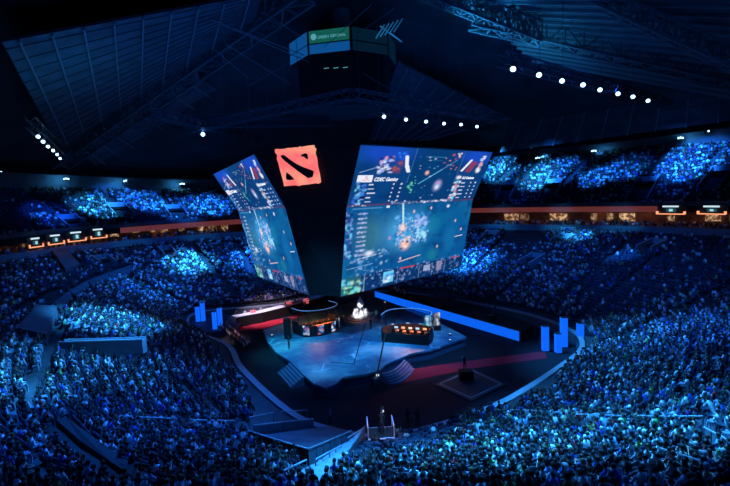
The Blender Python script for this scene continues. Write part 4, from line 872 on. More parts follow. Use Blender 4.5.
# ------------------------------------------------------------------ stage
ZS = 1.2
def s2(px, py, z=ZS): p = az(px, py, z); return p
SPX = [(263, 330), (268, 342), (276, 352), (290, 361), (303, 374), (313, 383), (326, 388), (336, 384), (343, 377), (366, 374), (380, 370), (386, 364), (412, 353), (430, 350), (447, 344), (467, 337), (440, 323), (420, 316), (398, 305), (379, 298), (372, 296), (362, 298), (340, 305), (300, 316), (280, 324)]
SG = empty('stage', (0, 0, 0), 0, 'large raised stage with a glowing blue-green map floor under the screens', 'stage')
SPT = [s2(*p) for p in SPX]
M_deck = bpy.data.materials.new('stage_map_floor'); M_deck.use_nodes = True; nt = M_deck.node_tree; B_ = nt.nodes['Principled BSDF']
tc = nt.nodes.new('ShaderNodeTexCoord'); n1 = nt.nodes.new('ShaderNodeTexNoise'); n1.inputs['Scale'].default_value = .13; n1.inputs['Detail'].default_value = 9; n1.inputs['Roughness'].default_value = .68
r1 = nt.nodes.new('ShaderNodeValToRGB'); r1.color_ramp.elements[0].position = .36; r1.color_ramp.elements[0].color = (.02, .10, .22, 1); r1.color_ramp.elements[1].position = .68; r1.color_ramp.elements[1].color = (.30, .62, .66, 1); e_1 = r1.color_ramp.elements.new(.5); e_1.color = (.06, .26, .38, 1)
nt.links.new(tc.outputs['Object'], n1.inputs['Vector']); nt.links.new(n1.outputs['Fac'], r1.inputs['Fac'])
n2 = nt.nodes.new('ShaderNodeTexVoronoi'); n2.feature = 'DISTANCE_TO_EDGE'; n2.inputs['Scale'].default_value = .30; nt.links.new(tc.outputs['Object'], n2.inputs['Vector'])
r2 = nt.nodes.new('ShaderNodeValToRGB'); r2.color_ramp.elements[0].position = .0; r2.color_ramp.elements[0].color = (.75, .95, 1, 1); r2.color_ramp.elements[1].position = .03; r2.color_ramp.elements[1].color = (0, 0, 0, 1); nt.links.new(n2.outputs['Distance'], r2.inputs['Fac'])
n3 = nt.nodes.new('ShaderNodeTexNoise'); n3.inputs['Scale'].default_value = .5; nt.links.new(tc.outputs['Object'], n3.inputs['Vector']); r3 = nt.nodes.new('ShaderNodeValToRGB'); r3.color_ramp.elements[0].position = .5; r3.color_ramp.elements[1].position = .62; nt.links.new(n3.outputs['Fac'], r3.inputs['Fac'])
mx = nt.nodes.new('ShaderNodeMix'); mx.data_type = 'RGBA'; mx.blend_type = 'MULTIPLY'; mx.inputs[0].default_value = 1; nt.links.new(r2.outputs['Color'], mx.inputs[6]); nt.links.new(r3.outputs['Color'], mx.inputs[7])
ml = nt.nodes.new('ShaderNodeMix'); ml.data_type = 'RGBA'; ml.blend_type = 'ADD'; ml.inputs[0].default_value = .5; nt.links.new(r1.outputs['Color'], ml.inputs[6]); nt.links.new(mx.outputs[2], ml.inputs[7]); nt.links.new(ml.outputs[2], B_.inputs['Base Color']); B_.inputs['Roughness'].default_value = .5; B_.inputs['Specular IOR Level'].default_value = .2
b = MB(); b.prism(SPT, ZS - .25, ZS); b.build('deck', M_deck, SG)
c_ = sum(SPT, Vector()) / len(SPT); b = MB(); b.prism([c_ + (p - c_) * .985 for p in SPT], 0, ZS - .25); b.build('skirt', mat('stage_skirt', (.05, .10, .18), .6), SG)
b = MB(); T0, T1 = s2(369, 310), s2(354, 364); T2, T3 = s2(330, 362), s2(344, 318)
for a, c in ((T0, T1), (T1, T2)): b.bar(a + Vector((0, 0, .01)), c + Vector((0, 0, .01)), .12, .03)
b.build('floor_seam', M_black, SG)
def steps(pts, outd, n, label):
    b = MB(); outd = Vector(outd).normalized()
    for i in range(n):
        z1 = ZS - .12 - (i + 1) * (ZS - .12) / (n + 1) + .05; q = [p + outd * (.34 * i) for p in pts] + [p + outd * (.34 * (i + 1)) for p in pts[::-1]]; b.prism(q, 0, z1)
    o = b.build('steps', mat('stage_steps', (.08, .16, .26), .6), SG); o['label'] = label
steps([s2(381, 371), s2(387, 370), s2(394, 367), s2(400, 362), s2(404, 357)], (.62, -.78, 0), 5, 'curved blue-lit steps at the front right of the stage')
steps([s2(290, 361), s2(304, 375)], (-.8, -.5, 0), 5, 'blue-lit steps at the left of the stage')
for px, py in ((431, 334), (431, 341), (450, 335), (450, 341), (385, 303), (272, 336)):
    p = s2(px, py); t = empty('floor_light', p, 0, 'small round white light set on the stage floor', 'floor light', 'small lights on the stage floor'); b = MB(); b.lathe((0, 0, 0), [(.24, 0), (.24, .12), (.18, .16)], 12); b.build('housing', M_blackm, t); b = MB(); b.lathe((0, 0, .16), [(.16, 0), (.13, .03)], 10); b.build('lens', M_tube, t)
for i, o in enumerate([o for o in bpy.data.objects if o.name.startswith('floor_light')]): o['label'] = 'round white light on the stage floor, ' + ['rear left of the four at the right corner', 'front left of the four at the right corner', 'rear right of the four at the right corner', 'front right of the four at the right corner', 'alone at the far corner', 'alone at the left corner'][i]

# player booths
def portrait(c, w, h, nrm, parent, pal, seed):
    n = nrm.normalized(); tx = Vector((-n.y, n.x, 0)); cv = Canvas(14, 22, (10, 30, 70)); q = random.Random(seed)
    for _ in range(14): cv.blob(q.random(), q.random(), .22, .15, q.choice(pal), .85)
    cv.blob(.5, .35, .2, .16, q.choice(pal), .9)
    z = Vector((0, 0, 1)); qd = [c - tx * w / 2 + z * h / 2, c + tx * w / 2 + z * h / 2, c + tx * w / 2 - z * h / 2, c - tx * w / 2 - z * h / 2]
    V = [];
    for j in range(22):
        for i in range(14): V.append(bil(qd, i / 13, j / 21) + n * .05)
    fs = [(j * 14 + i, j * 14 + i + 1, (j + 1) * 14 + i + 1, (j + 1) * 14 + i) for j in range(21) for i in range(13)]
    me = bpy.data.meshes.new('portrait_display'); me.from_pydata([tuple(v) for v in V], [], fs); me.materials.append(A_lit); ca = me.color_attributes.new('Col', 'FLOAT_COLOR', 'POINT'); C4 = np.ones((len(V), 4)); C4[:, :3] = cv.a.reshape(-1, 3) * 1.1; ca.data.foreach_set('color', C4.ravel()); me.update()
    o = bpy.data.objects.new('portrait_display', me); COL.objects.link(o); o.parent = parent; md = o.modifiers.new('s', 'SOLIDIFY'); md.thickness = .04; md.offset = -1; return o
def booth(loc, rz, label, which, glow):
    """local frame: the curved front faces +X, the team sits along Y looking towards +X, open back towards -X"""
    t = empty('player_booth', loc, rz, label, 'player booth', 'player booths on the stage'); W, D = 3.2, 2.5
    arc = [(D * cos(a) , W * sin(a)) for a in np.linspace(-pi / 2, pi / 2, 15)]
    b = MB(); b.prism([(-1.6, -W), (-1.6, W)][::1] + [] if False else [(-1.7, -W)] + arc + [(-1.7, W)], 0, .25); b.build('base', M_blackm, t)
    b = MB(); b.wall(arc, .25, 1.55, .15); b.build('front_wall', M_black, t)
    for k in (-1, 1): MB().wall([(0, W * k), (-1.7, W * k)], .25, 1.9, .15).build('side_wall', M_black, t)
    b = MB(); b.wall(arc, 1.55, 3.7, .05); b.wall([(0, W), (-1.7, W)], 1.9, 3.7, .05); b.wall([(0, -W), (-1.7, -W)], 1.9, 3.7, .05); b.build('glass_wall', M_glass, t)
    b = MB(); b.tube([(-1.7, -W, 3.72)] + [(x, y, 3.72) for x, y in arc] + [(-1.7, W, 3.72)], .045, 6); b.build('top_rim', mat('booth_rim', (.5, .6, .7), .3, emis=(.10, .28, .65), estr=.6), t)
    for i in (0, 3, 7, 11, 14): x, y = arc[i]; MB().bar((x, y, 1.75), (x, y, 3.7), .06).build('glass_post', M_blackm, t)
    pal = [(225, 235, 255), (60, 170, 230), (30, 90, 180), (200, 90, 60), (10, 20, 50), (10, 30, 80), (120, 200, 245), (20, 40, 90)]
    for i, k in enumerate((2, 5, 8, 11)):
        a = -pi / 2 + pi * (k + .5) / 14; c = Vector((D * cos(a), W * sin(a), .95)); nrm = Vector((cos(a) * W, sin(a) * D, 0)); portrait(c + nrm.normalized() * .1, .95, 1.35, nrm, t, pal, 7 * i + which)
    b = MB(); b.box((.7, 0, 1.0), (.8, 5.2, .06)); b.box((1.0, 0, .62), (.05, 5.2, .72)); b.build('desk', mat('booth_desk', (.25, .12, .06), .6), t)
    b = MB(); b.box((-1.72, 0, .8), (.12, 2 * W, 1.1 if which == 2 else .5)); b.build('rear_panel', M_black, t)
    return t
def booth_fill(t, which, team, shirt):
    R = Matrix.Rotation(t.rotation_euler.z, 4, 'Z'); L = Matrix.Translation(t.location) @ R
    for i in range(5):
        y = -2.0 + i * 1.0; p = L @ Vector((-.15, y, .25)); w = nth(i)
        ch = empty('gaming_chair', p, t.rotation_euler.z, 'high-backed black gaming chair, %s in the %s booth' % (w, team), 'chair', 'gaming chairs in the booths')
        b = MB(); b.box((0, 0, .47), (.5, .5, .1)); b.build('seat', M_black, ch); b = MB(); b.box((-.26, 0, .85), (.1, .5, .8), taper=.85); b.build('backrest', M_black, ch); b = MB(); b.tube([(0, 0, .42), (0, 0, .08)], .04, 6)
        for k in range(5): b.bar((0, 0, .08), (.3 * cos(k * 1.257), .3 * sin(k * 1.257), .04), .05)
        b.build('base', M_blackm, ch)
        person(p, t.rotation_euler.z, 'sit', 'desk', .12, shirt, (.02, .01, .01), 'short', 'player in %s shirt seated at a monitor, %s in the %s booth' % ('dark' if shirt[0] < .1 else 'orange', w, team), 'players in the booths')
        m = empty('computer_monitor', L @ Vector((.78, y, 1.03)), t.rotation_euler.z, 'lit computer monitor on the desk, %s in the %s booth' % (w, team), 'monitor', 'monitors in the booths')
        b = MB(); b.box((0, 0, .01), (.2, .26, .02)); b.box((.03, 0, .13), (.03, .05, .25)); b.build('stand', M_blackm, m); b = MB(); b.box((.02, 0, .38), (.04, .55, .32)); b.build('frame', M_blackm, m)
        b = MB(); b.box((-.005, 0, .38), (.012, .5, .27)); b.build('screen', mat('monitor_light_%d' % (i % 3), (.05, .05, .05), .4, emis=((1., .45, .18), (.25, .6, 1.), (.9, .7, .5))[i % 3], estr=1.2), m)
pL = s2(318, 331); pR = s2(409, 340)
bl = booth(pL, radians(-52), 'curved glass player booth at the left of the stage with portrait displays on its front', 1, 0)
br = booth(pR, radians(68), 'dark glass player booth at the right of the stage, orange-lit inside', 2, 0)
booth_fill(bl, 1, 'left', (.03, .03, .05)); booth_fill(br, 2, 'right', (.5, .14, .04))
# trophy on a round pedestal
tp = s2(361, 319); t = empty('trophy_pedestal', tp, 0, 'round stepped white-lit pedestal at the back of the stage', 'pedestal'); b = MB(); b.lathe((0, 0, 0), [(2.6, 0), (2.6, .18), (2.1, .2), (2.1, .42), (1.6, .44), (1.5, .8), (.9, 1.1)], 28); b.build('steps', mat('pedestal_step', (.5, .52, .56), .5), t)
b = MB()
for k in range(7):
    a = k * .9; b.add([Vector((cos(a) * r, sin(a) * r, z)) for r, z in ((1.5, .8), (.5, 1.0))] + [Vector((cos(a + .35) * .9, sin(a + .35) * .9, 1.75)), Vector((cos(a + .6) * 1.4, sin(a + .6) * 1.4, .8))], [(0, 1, 2), (0, 2, 3), (0, 3, 1), (1, 3, 2)])
b.build('rock_trim', mat('rock_white', (.75, .75, .8), .6), t)
q = empty('trophy', tp + Vector((0, 0, 1.1)), 0, 'tall shield-shaped trophy standing on the round pedestal', 'trophy'); b = MB(); b.lathe((0, 0, 0), [(.5, 0), (.45, .2), (.14, .35), (.12, .7)], 14); b.build('foot', M_grey, q); b = MB(); b.lathe((0, 0, .65), [(.12, 0), (.5, .3), (.55, .8), (.3, 1.4), (.06, 1.9)], 12); b.build('cup', mat('trophy_metal', (.85, .85, .9), .4, 0), q)
# people on the stage
for px, py, rz, arm, lb in ((344.5, 327, 0, 'side', 'person in black standing on the stage left of the trophy'), (371, 329.5, 2.2, 'side', 'person in black standing on the stage right of the trophy'), (289, 349, -.6, 'phone', 'camera operator in black standing at the left front of the stage')):
    person(s2(px, py), rz, 'stand', arm, 0, (.01, .01, .012), (.01, .008, .006), 'short', lb)
b = MB(); p = s2(288, 338); b.box((0, 0, 1.4), (.9, 1.0, 2.8)); tag(b.build('loudspeaker_stack', M_black, None, p), 'tall black loudspeaker block beside the left booth', 'loudspeaker')
b = MB(); p = s2(433, 331, ZS); sb = empty('side_display', p, 0, 'free-standing bright display beside the right booth', 'display'); MB().box((0, .2, .8), (2.3, .3, 1.6)).build('cabinet', M_blackm, sb)
portrait(Vector((.55, .0, 1.7)), 1.0, 1.9, Vector((.2, -1, 0)), sb, [(240, 250, 255), (200, 210, 220), (90, 90, 100)], 41); portrait(Vector((-.5, .0, 1.5)), 1.0, 1.7, Vector((.0, -1, 0)), sb, [(90, 210, 240), (60, 160, 220), (230, 250, 255)], 42)

# ------------------------------------------------------------------ arena floor furniture
def flat(px, z, th, m, name, label, cat): b = MB(); b.prism([az(*p, z) for p in px], z - th, z); return tag(b.build(name, m), label, cat)
flat([(384, 384), (393, 377), (412, 369), (460, 362), (545, 351), (547, 358), (470, 369), (420, 379), (395, 385)], .04, .04, M_red, 'red_carpet', 'dark red carpet running from the front steps to the right wall', 'carpet')
flat([(232, 323), (262, 322), (300, 315), (300, 319), (262, 329), (236, 331)], .04, .04, M_red, 'red_carpet', 'dark red carpet behind the left corner of the stage', 'carpet')
# blue LED wall
A_, Bb = az(375, 298.5, 0), az(519, 342, 0); lw = empty('blue_light_wall', (0, 0, 0), 0, 'long low wall of glowing blue panels behind the right side of the stage', 'light wall')
M_led = mat('blue_led_panel', (.01, .03, .1), .4, emis=(.003, .12, .85), estr=1.); nn = (Bb - A_).normalized(); nv = Vector((nn.y, -nn.x, 0)); nv = nv if nv.y < 0 else -nv; n = 17
for i in range(n):
    a, c = A_.lerp(Bb, i / n + .0015), A_.lerp(Bb, (i + 1) / n - .0015); b = MB(); b.prism([a, c, c - nv * .12, a - nv * .12], .1, 1.42); b.build('light_panel', M_led, lw)
b = MB(); b.prism([A_ - nv * .14, Bb - nv * .14, Bb - nv * .5, A_ - nv * .5], 0, 1.46); b.build('backing', M_blackm, lw)
e1_ = (Bb - A_).normalized(); q_ = [A_ - nv * .7 + e1_ * 2, Bb - nv * .7, Bb - nv * 4.6 - e1_ * 1.5, A_.lerp(Bb, .45) - nv * 7.5, A_ - nv * 6.5 + e1_ * 3.5]; tag(MB().prism(q_, 1.0, 1.3).build('raised_platform', M_black), 'large dark platform behind the blue light wall', 'platform')
p = [az(*q, 1.35) for q in ((421, 297), (447, 297), (462, 304), (440, 307), (426, 303))]; b = MB(); b.prism(p, 1.32, 1.7); tag(b.build('covered_table', mat('dark_teal_cover', (.02, .05, .06), .6, noise=(.8, .6))), 'dark teal table top on the platform behind the right booth', 'table')
dk = empty('camera_dolly', az(492, 320, 1.3), .4, 'small black camera dolly on the platform behind the blue light wall', 'camera'); MB().box((0, 0, .5), (1.2, .8, .5)).build('body', M_blackm, dk); MB().bar((0, 0, .7), (1.8, 1.2, 2.0), .2).build('boom', M_blackm, dk); MB().box((0, 0, .12), (1.5, 1., .24)).build('wheel_base', M_blackm, dk)
# glowing pillars
M_pil = mat('blue_pillar_light', (.01, .05, .2), .4, emis=(.004, .13, .95), estr=1.0)
for i, (x0, x1, y0, y1, z, lb) in enumerate(((541.4, 549, 325, 351, 0, 'leftmost of the four at the right'), (554.4, 561.8, 332.5, 353, 0, 'shortest of the four at the right'), (560, 567.6, 316, 347, 0, 'tallest of the four at the right'), (576.5, 583.8, 322, 346, 0, 'rightmost of the four at the right'), (196, 200.6, 306, 322, .8, 'leftmost of the four at the left'), (201.2, 205.8, 302, 321.5, .8, 'second of the four at the left'), (212.8, 217.6, 311, 329.6, .8, 'third of the four at the left'), (218, 223, 307, 326, .8, 'rightmost of the four at the left'))):
    p = az((x0 + x1) / 2, y1, z); w = (x1 - x0) / F * p.y; h = (y1 - y0) / F * p.y
    t = empty('light_pillar', p, 0, 'glowing blue upright square light pillar, ' + lb, 'light pillar', 'glowing blue pillars')
    b = MB(); b.box((0, 0, h / 2 + .06), (w * .78, w * .78, h - .1)); b.build('light_tube', M_pil, t); b = MB(); b.box((0, 0, .05), (w * .85, w * .85, .1)); b.build('base', M_blackm, t); b = MB(); b.box((0, 0, h + .03), (w * .8, w * .8, .05)); b.build('cap', M_blackm, t)
b = MB(); p = [az(*q, 1.2) for q in ((188, 320), (226, 312), (244, 316), (236, 326), (206, 330))]; tag(MB().prism(p, 0, .8).build('raised_platform', mat('blue_plinth', (.03, .05, .12), .6)), 'dark platform carrying the four left pillars', 'platform')
# outlined square on the floor with its operator
SQP = [az(*q, .12) for q in ((440, 384), (471, 398), (501, 384), (471, 370))]; fp = empty('floor_platform', (0, 0, 0), 0, 'low dark square platform with a thin white outline on the right of the floor', 'platform'); c_ = sum(SQP, Vector()) / 4
MB().prism([c_ + (p - c_) * 1.18 for p in SQP], 0, .12).build('deck', mat('platform_deck', (.02, .022, .028), .6), fp); b = MB()
for i in range(4): b.bar(SQP[i] + Vector((0, 0, .02)), SQP[(i + 1) % 4] + Vector((0, 0, .02)), .09, .03)
b.build('outline', mat('outline_paint', (.55, .6, .6), .6), fp)
p = az(466, 379, .12); b = MB(); b.box((0, 0, .5), (1.5, 1.1, 1.0)); tag(b.build('equipment_case', M_black, None, p), 'black equipment case on the outlined square platform', 'case')
person(p + Vector((-.1, 0, 1.0)), 1.9, 'stand', 'phone', .1, (.012, .012, .015), (.01, .01, .01), 'short', 'crew member in black standing on the case on the outlined platform')
# jib camera in front of the stage
jp = az(379, 388, 0); jb = empty('jib_camera', jp, 0, 'camera crane with a thin black arm at the front of the stage', 'camera crane'); b = MB()
for k in range(3): b.bar((0, 0, .9), (.6 * cos(k * 2.1), .6 * sin(k * 2.1), 0), .07)
b.build('tripod', M_blackm, jb); b = MB(); b.bar((-.3, -.6, 1.1), (1.2, 8.5, 3.4), .16); b.build('arm', M_blackm, jb); b = MB(); b.box((-.32, -.9, 1.3), (.4, .7, .4)); b.box((-.1, -.5, 1.6), (.1, .1, .4)); b.build('counterweight', M_grey, jb); b = MB(); b.box((1.2, 8.6, 3.2), (.3, .5, .35)); b.tube([(1.2, 8.8, 3.2), (1.2, 9.05, 3.2)], .12, 8); b.build('camera_head', M_blackm, jb)
b = MB(); b.box((-.1, -.3, 1.55), (.32, .05, .22)); b.build('viewfinder_screen', M_tube, jb)
person(jp + Vector((-.7, -1.0, 0)), 1.4, 'stand', 'phone', 0, (.01, .01, .012), (.01, .01, .01), 'short', 'camera operator in black behind the crane at the stage front')
# camera platform in the front rows
cp_, _, _ = on(381, 447); pf = empty('camera_platform', cp_ + Vector((0, .4, 0)), .04, 'small railed camera platform standing in the front rows at the bottom centre', 'camera platform'); MB().box((0, 0, .8), (1.9, 1.7, .12)).build('deck', M_blackm, pf); MB().box((0, -1.3, .35), (1.6, .9, .1)).build('deck', M_blackm, pf)
b = MB()
for x in (-.92, .92):
    for y in (-.82, .82): b.bar((x, y, -.6), (x, y, 1.75), .06)
    b.bar((x, -.82, 1.75), (x, .82, 1.75), .06)
b.bar((-.95, -.85, .84), (.95, -.85, .84), .09); b.bar((-.95, .85, .84), (.95, .85, .84), .05)
for x in (-.78, .78): b.bar((x, -1.75, -.6), (x, -1.75, .42), .07); b.bar((x, -1.75, .42), (x, -.85, .84), .05)
b.bar((-.78, -1.75, -.15), (.78, -1.75, -.15), .08); b.build('rail_frame', mat('pinkish_rail', (.85, .72, .85), .4), pf)
w0 = pf.location
person(w0 + Vector((.1, -.1, .86)), 1.35, 'stand', 'phone', .12, (.03, .04, .05), (.02, .01, .01), 'short', 'camera operator standing on the railed platform')
cm = empty('broadcast_camera', w0 + Vector((.2, .45, .86)), 1.5, 'broadcast camera with a lit viewfinder on the railed platform', 'camera'); b = MB()
for k in range(3): b.bar((0, 0, 1.2), (.45 * cos(k * 2.1), .45 * sin(k * 2.1), 0), .05)
b.build('tripod', M_blackm, cm); MB().box((0, 0, 1.4), (.7, .25, .32)).build('body', M_blackm, cm); MB().tube([(.35, 0, 1.4), (.75, 0, 1.4)], .11, 10).build('lens', M_blackm, cm); MB().box((-.4, 0, 1.62), (.03, .26, .16)).build('viewfinder', M_tube, cm)
# seated people at tables: press desks along the left wall and the pit at the left
def desk_line(px, z, n, label, group, cols, banner=None):
    P = [az(*p, z) for p in px]; cnt = 0; tot = sum((b - a).length for a, b in zip(P[:-1], P[1:]))
    for a, b in zip(P[:-1], P[1:]):
        d = (b - a); L = d.length; d.normalize(); nv = Vector((d.y, -d.x, 0)); nv = nv if nv.y < 0 else -nv; k = max(1, int(L / 3.0))
        for i in range(k):
            q0, q1 = a.lerp(b, i / k + .01), a.lerp(b, (i + 1) / k - .01); t = empty('covered_desk', (0, 0, 0), 0, 'white-topped black desk, %s from left, in the row along the left wall' % nth(cnt), 'desk', group); cnt += 1
            MB().prism([q0, q1, q1 - nv * 1.7, q0 - nv * 1.7], z + .72, z + .8).build('desk_top', mat('bright_desk', (.8, .78, .85), .5), t)
            MB().prism([q0 + nv * .02, q1 + nv * .02, q1 - nv * .06, q0 - nv * .06], z - 1.0, z + .72).build('front_cloth', M_black, t)
            for j in range(3):
                s = (j + .5) / 3; pp = q0.lerp(q1, s) - nv * 1.85; pp.z = z + .12; c = cols[(cnt * 3 + j) % len(cols)]
                person(pp, atan2(nv.y, nv.x), 'sit', 'desk', .15, c, (.02, .01, .01), 'short', 'person seated at the desks along the left wall, %s from left' % nth((cnt - 1) * 3 + j), 'people at the press desks')
    return P
desk_line([(236, 322), (262, 317), (290, 310), (318, 302), (336, 296)], 1.0, 8, '', 'press desks along the left wall', [(.6, .55, .6), (.1, .1, .12), (.4, .3, .35), (.03, .03, .04), (.8, .75, .8), (.4, .12, .1)])
M_flag = mat('pink_flag', (.8, .3, .28), .6, emis=(.55, .10, .12), estr=1.)
for i, (px, py, lb) in enumerate(((253, 313, 'left one'), (289, 304, 'middle one'), (306, 301, 'right one'))):
    c = ad(px, py, az(px, py + 4, 1.0).y - .3); t = empty('emblem_sign', c, .35, 'small glowing red square sign with a black diagonal mark on the press desks, ' + lb, 'sign', 'small emblem signs on the desks'); MB().box((0, 0, 0), (.95, .08, .95)).build('board', M_flag, t)
    b = MB(); b.bar((-.3, -.06, .3), (.3, -.06, -.3), .14, .04); b.box((.28, -.06, .28), (.16, .03, .16)); b.box((-.28, -.06, -.26), (.18, .03, .16)); b.build('emblem_mark', M_black, t)
r_ = random.Random(4)
for i in range(26):
    s = i % 13 / 12; px = 222 + 22 * s + (4 if i > 12 else -1) + r_.uniform(-1, 1); py = 331 + 19 * s - (2 if i > 12 else 0); p = az(px, py, .1); c = r_.choice([(.8, .78, .8), (.6, .5, .5), (.1, .1, .1), (.5, .12, .1), (.7, .7, .75)])
    person(p, .9 + r_.uniform(-.4, .4), 'sit', 'desk', .1, c, (.02, .01, .01), 'short', 'person seated in the pit below the left pillars, %s %s' % (nth(i % 13), 'in the inner line' if i > 12 else 'in the outer line'), 'people in the left pit')
    t = empty('folding_chair', p, .9, 'folding chair in the pit below the left pillars, %s %s' % (nth(i % 13), 'in the inner line' if i > 12 else 'in the outer line'), 'chair', 'folding chairs in the left pit'); MB().box((0, 0, .44), (.42, .44, .04)).build('seat', M_blackm, t); MB().box((-.22, 0, .72), (.03, .44, .3)).build('backrest', M_blackm, t)
    for (x, y) in ((-.2, -.2), (-.2, .2), (.2, -.2), (.2, .2)): MB().bar((x, y, 0), (x, y, .43), .03).build('leg', M_grey, t)
for i in range(12):
    s = i / 11; p = az(386 + 21 * s + r_.uniform(-1, 1), 291 + 6.5 * s - (2.0 if i % 2 else 0), 1.3); c = r_.choice([(.8, .7, .75), (.5, .4, .45), (.1, .1, .12)])
    person(p, -1.2 + r_.uniform(-.5, .5), 'sit', 'desk', .1, c, (.03, .02, .01), 'short', 'person seated in the pale group behind the blue light wall, %s from left' % nth(i), 'people behind the blue light wall')
    t = tag(MB().box((0, 0, .24), (.5, .5, .46)).box((-.24, 0, .6), (.05, .5, .5)).build('chair', M_blackm, None, p), 'black chair behind the blue light wall, %s from left' % nth(i), 'chair', 'chairs behind the blue light wall'); t.rotation_euler.z = -1.2
person(az(330.5, 425, 0), .3, 'walk', 'side', .1, (.4, .45, .5), (.01, .01, .01), 'short', 'person in grey standing on the floor beside the gangway corner')
for px, py, lb in ((408, 427, 'left'), (418, 426, 'right')): person(az(px, py, 0), 1.6, 'stand', 'side', 0, (.02, .02, .03), (.01, .01, .01), 'short', 'crew member in black by the front arena wall, %s of the pair' % lb)

# ------------------------------------------------------------------ light
def spot(src, dst, power, ang, col=(.05, .36, 1.), blend=.7, size=.4):
    l = bpy.data.lights.new('stage_or_fill_spot', 'SPOT'); l.energy = power; l.spot_size = radians(ang); l.spot_blend = blend; l.color = col; l.shadow_soft_size = size
    o = bpy.data.objects.new('stage_or_fill_spot', l); COL.objects.link(o); o.location = src; o.rotation_euler = (Vector(dst) - Vector(src)).to_track_quat('-Z', 'Y').to_euler(); return o
def area(src, dst, power, sx, sy, col):
    l = bpy.data.lights.new('wash_or_fill_area', 'AREA'); l.energy = power; l.shape = 'RECTANGLE'; l.size = sx; l.size_y = sy; l.color = col
    o = bpy.data.objects.new('wash_or_fill_area', l); COL.objects.link(o); o.location = src; o.rotation_euler = (Vector(dst) - Vector(src)).to_track_quat('-Z', 'Y').to_euler(); return o
TC = Vector((0, 62, 33))
K = 13.5
# crowd washes: (seen target, tier, watts, beam, hue)
CY_, BL_, DB_ = (.03, .36, 1.), (.012, .19, 1.), (.006, .11, 1.)
WASH = [((110, 325), 0, 44000, 24, CY_), ((80, 370), 0, 13000, 30, CY_), ((190, 265), 0, 17000, 20, CY_), ((255, 262), 0, 16000, 22, BL_), ((150, 295), 0, 9000, 24, BL_), ((180, 385), 0, 6000, 34, BL_), ((15, 395), 0, 17000, 20, CY_), ((200, 410), 0, 7000, 26, BL_),
        ((95, 208), 1, 11000, 13, CY_), ((150, 205), 1, 9000, 13, BL_), ((210, 208), 1, 12000, 14, BL_), ((50, 216), 1, 5000, 12, DB_),
        ((500, 172), 1, 12000, 14, CY_), ((540, 178), 1, 14000, 14, CY_), ((596, 178), 1, 9000, 10, BL_), ((690, 165), 1, 18000, 17, BL_), ((628, 170), 1, 5000, 12, BL_), ((180, 212), 1, 6000, 14, BL_), ((120, 200), 1, 5000, 14, BL_), ((560, 172), 1, 7000, 14, BL_),
        ((470, 265), 0, 20000, 24, BL_), ((520, 290), 0, 14000, 24, BL_), ((578, 238), 0, 9000, 14, CY_), ((622, 258), 0, 6000, 12, BL_), ((430, 285), 0, 10000, 18, BL_),
        ((600, 350), 0, 16000, 30, CY_), ((690, 340), 0, 12000, 28, BL_), ((590, 400), 0, 17000, 34, CY_), ((690, 440), 0, 12000, 40, CY_), ((560, 450), 0, 12000, 40, CY_), ((430, 462), 0, 12000, 36, CY_), ((350, 470), 0, 1500, 24, CY_), ((410, 478), 0, 9000, 30, CY_), ((470, 478), 0, 7000, 30, CY_), ((200, 450), 0, 4000, 40, BL_), ((60, 440), 0, 4500, 34, BL_)]
for (px, py), t, w, an, c in WASH:
    P, u, tt = on(px, py, t); d = Vector((0 - P.x, 62 - P.y, 0)).normalized(); src = P + d * (20 if t else 17 if P.y > 36 else 7); src.z = 33.5 if t else 33
    spot(src, P, w * K * (1.05 if t else 2.0 if py < 300 else .62), an * (2.2 if t else 1.15 if py < 300 else 1.25), c, 1.0, .8)
for u in np.arange(.5, 17, 1.):      # added ring of unseen spots, an even low fill all round the tiers
    P = Vector(low(np.array([u]), np.array([.5]))[0]); d = Vector((0 - P.x, 62 - P.y, 0)).normalized(); src = P + d * 14; src.z = 33; spot(src, P, (700 if 5 < u < 6 else 1900 if 4 < u < 12.5 else 600) * K, 75, BL_ if u % 2 > 1 else (.01, .15, 1.), 1., .8)
    if UA < u < UB: P = Vector(upp(np.array([u]), np.array([.4]))[0]); d = Vector((0 - P.x, 62 - P.y, 0)).normalized(); src = P + d * 18; src.z = 33; spot(src, P, 420 * K, 50, DB_, 1., .8)
for px, w_ in ((500, 5000), (560, 7000), (620, 5000), (200, 2500), (130, 2000)):      # added unseen spots that brighten the parapet
    p, n = conc(px, 0, 0, 12.5); q = p - n * 14; q.z = 22; spot(q, p, w_, 34, CY_, 1., .5)
spot(bl.location + Vector((-2, -3, 9)), bl.location + Vector((-1, .5, 1)), 2500, 26, (.03, .12, 1.), .8, .2)  # added blue spot stands in for the screen glow inside the left booth
for px, py, w_ in ((440, 424, 3200), (520, 390, 4200), (300, 405, 2500)): P = on(px, py)[0]; d = Vector((0 - P.x, 62 - P.y, 0)).normalized(); q = P + d * 10; q.z = 24; spot(q, az(px, py, 1.4), w_, 34, BL_, 1., .4)  # added unseen spots brighten the rim of the arena wall
# the visible lamps
for px, py in ((513, 68), (562, 80), (600, 89), (633, 96)): p = az(px, py, 31.2); spot(p, on(620, 420)[0], 2500, 60, BL_, 1., .3)
for px, py in ((384, 116), (426, 119), (461, 124)): p = az(px, py, 31.2); spot(p, (0, 40, 0), 1500, 60, BL_, 1., .3)
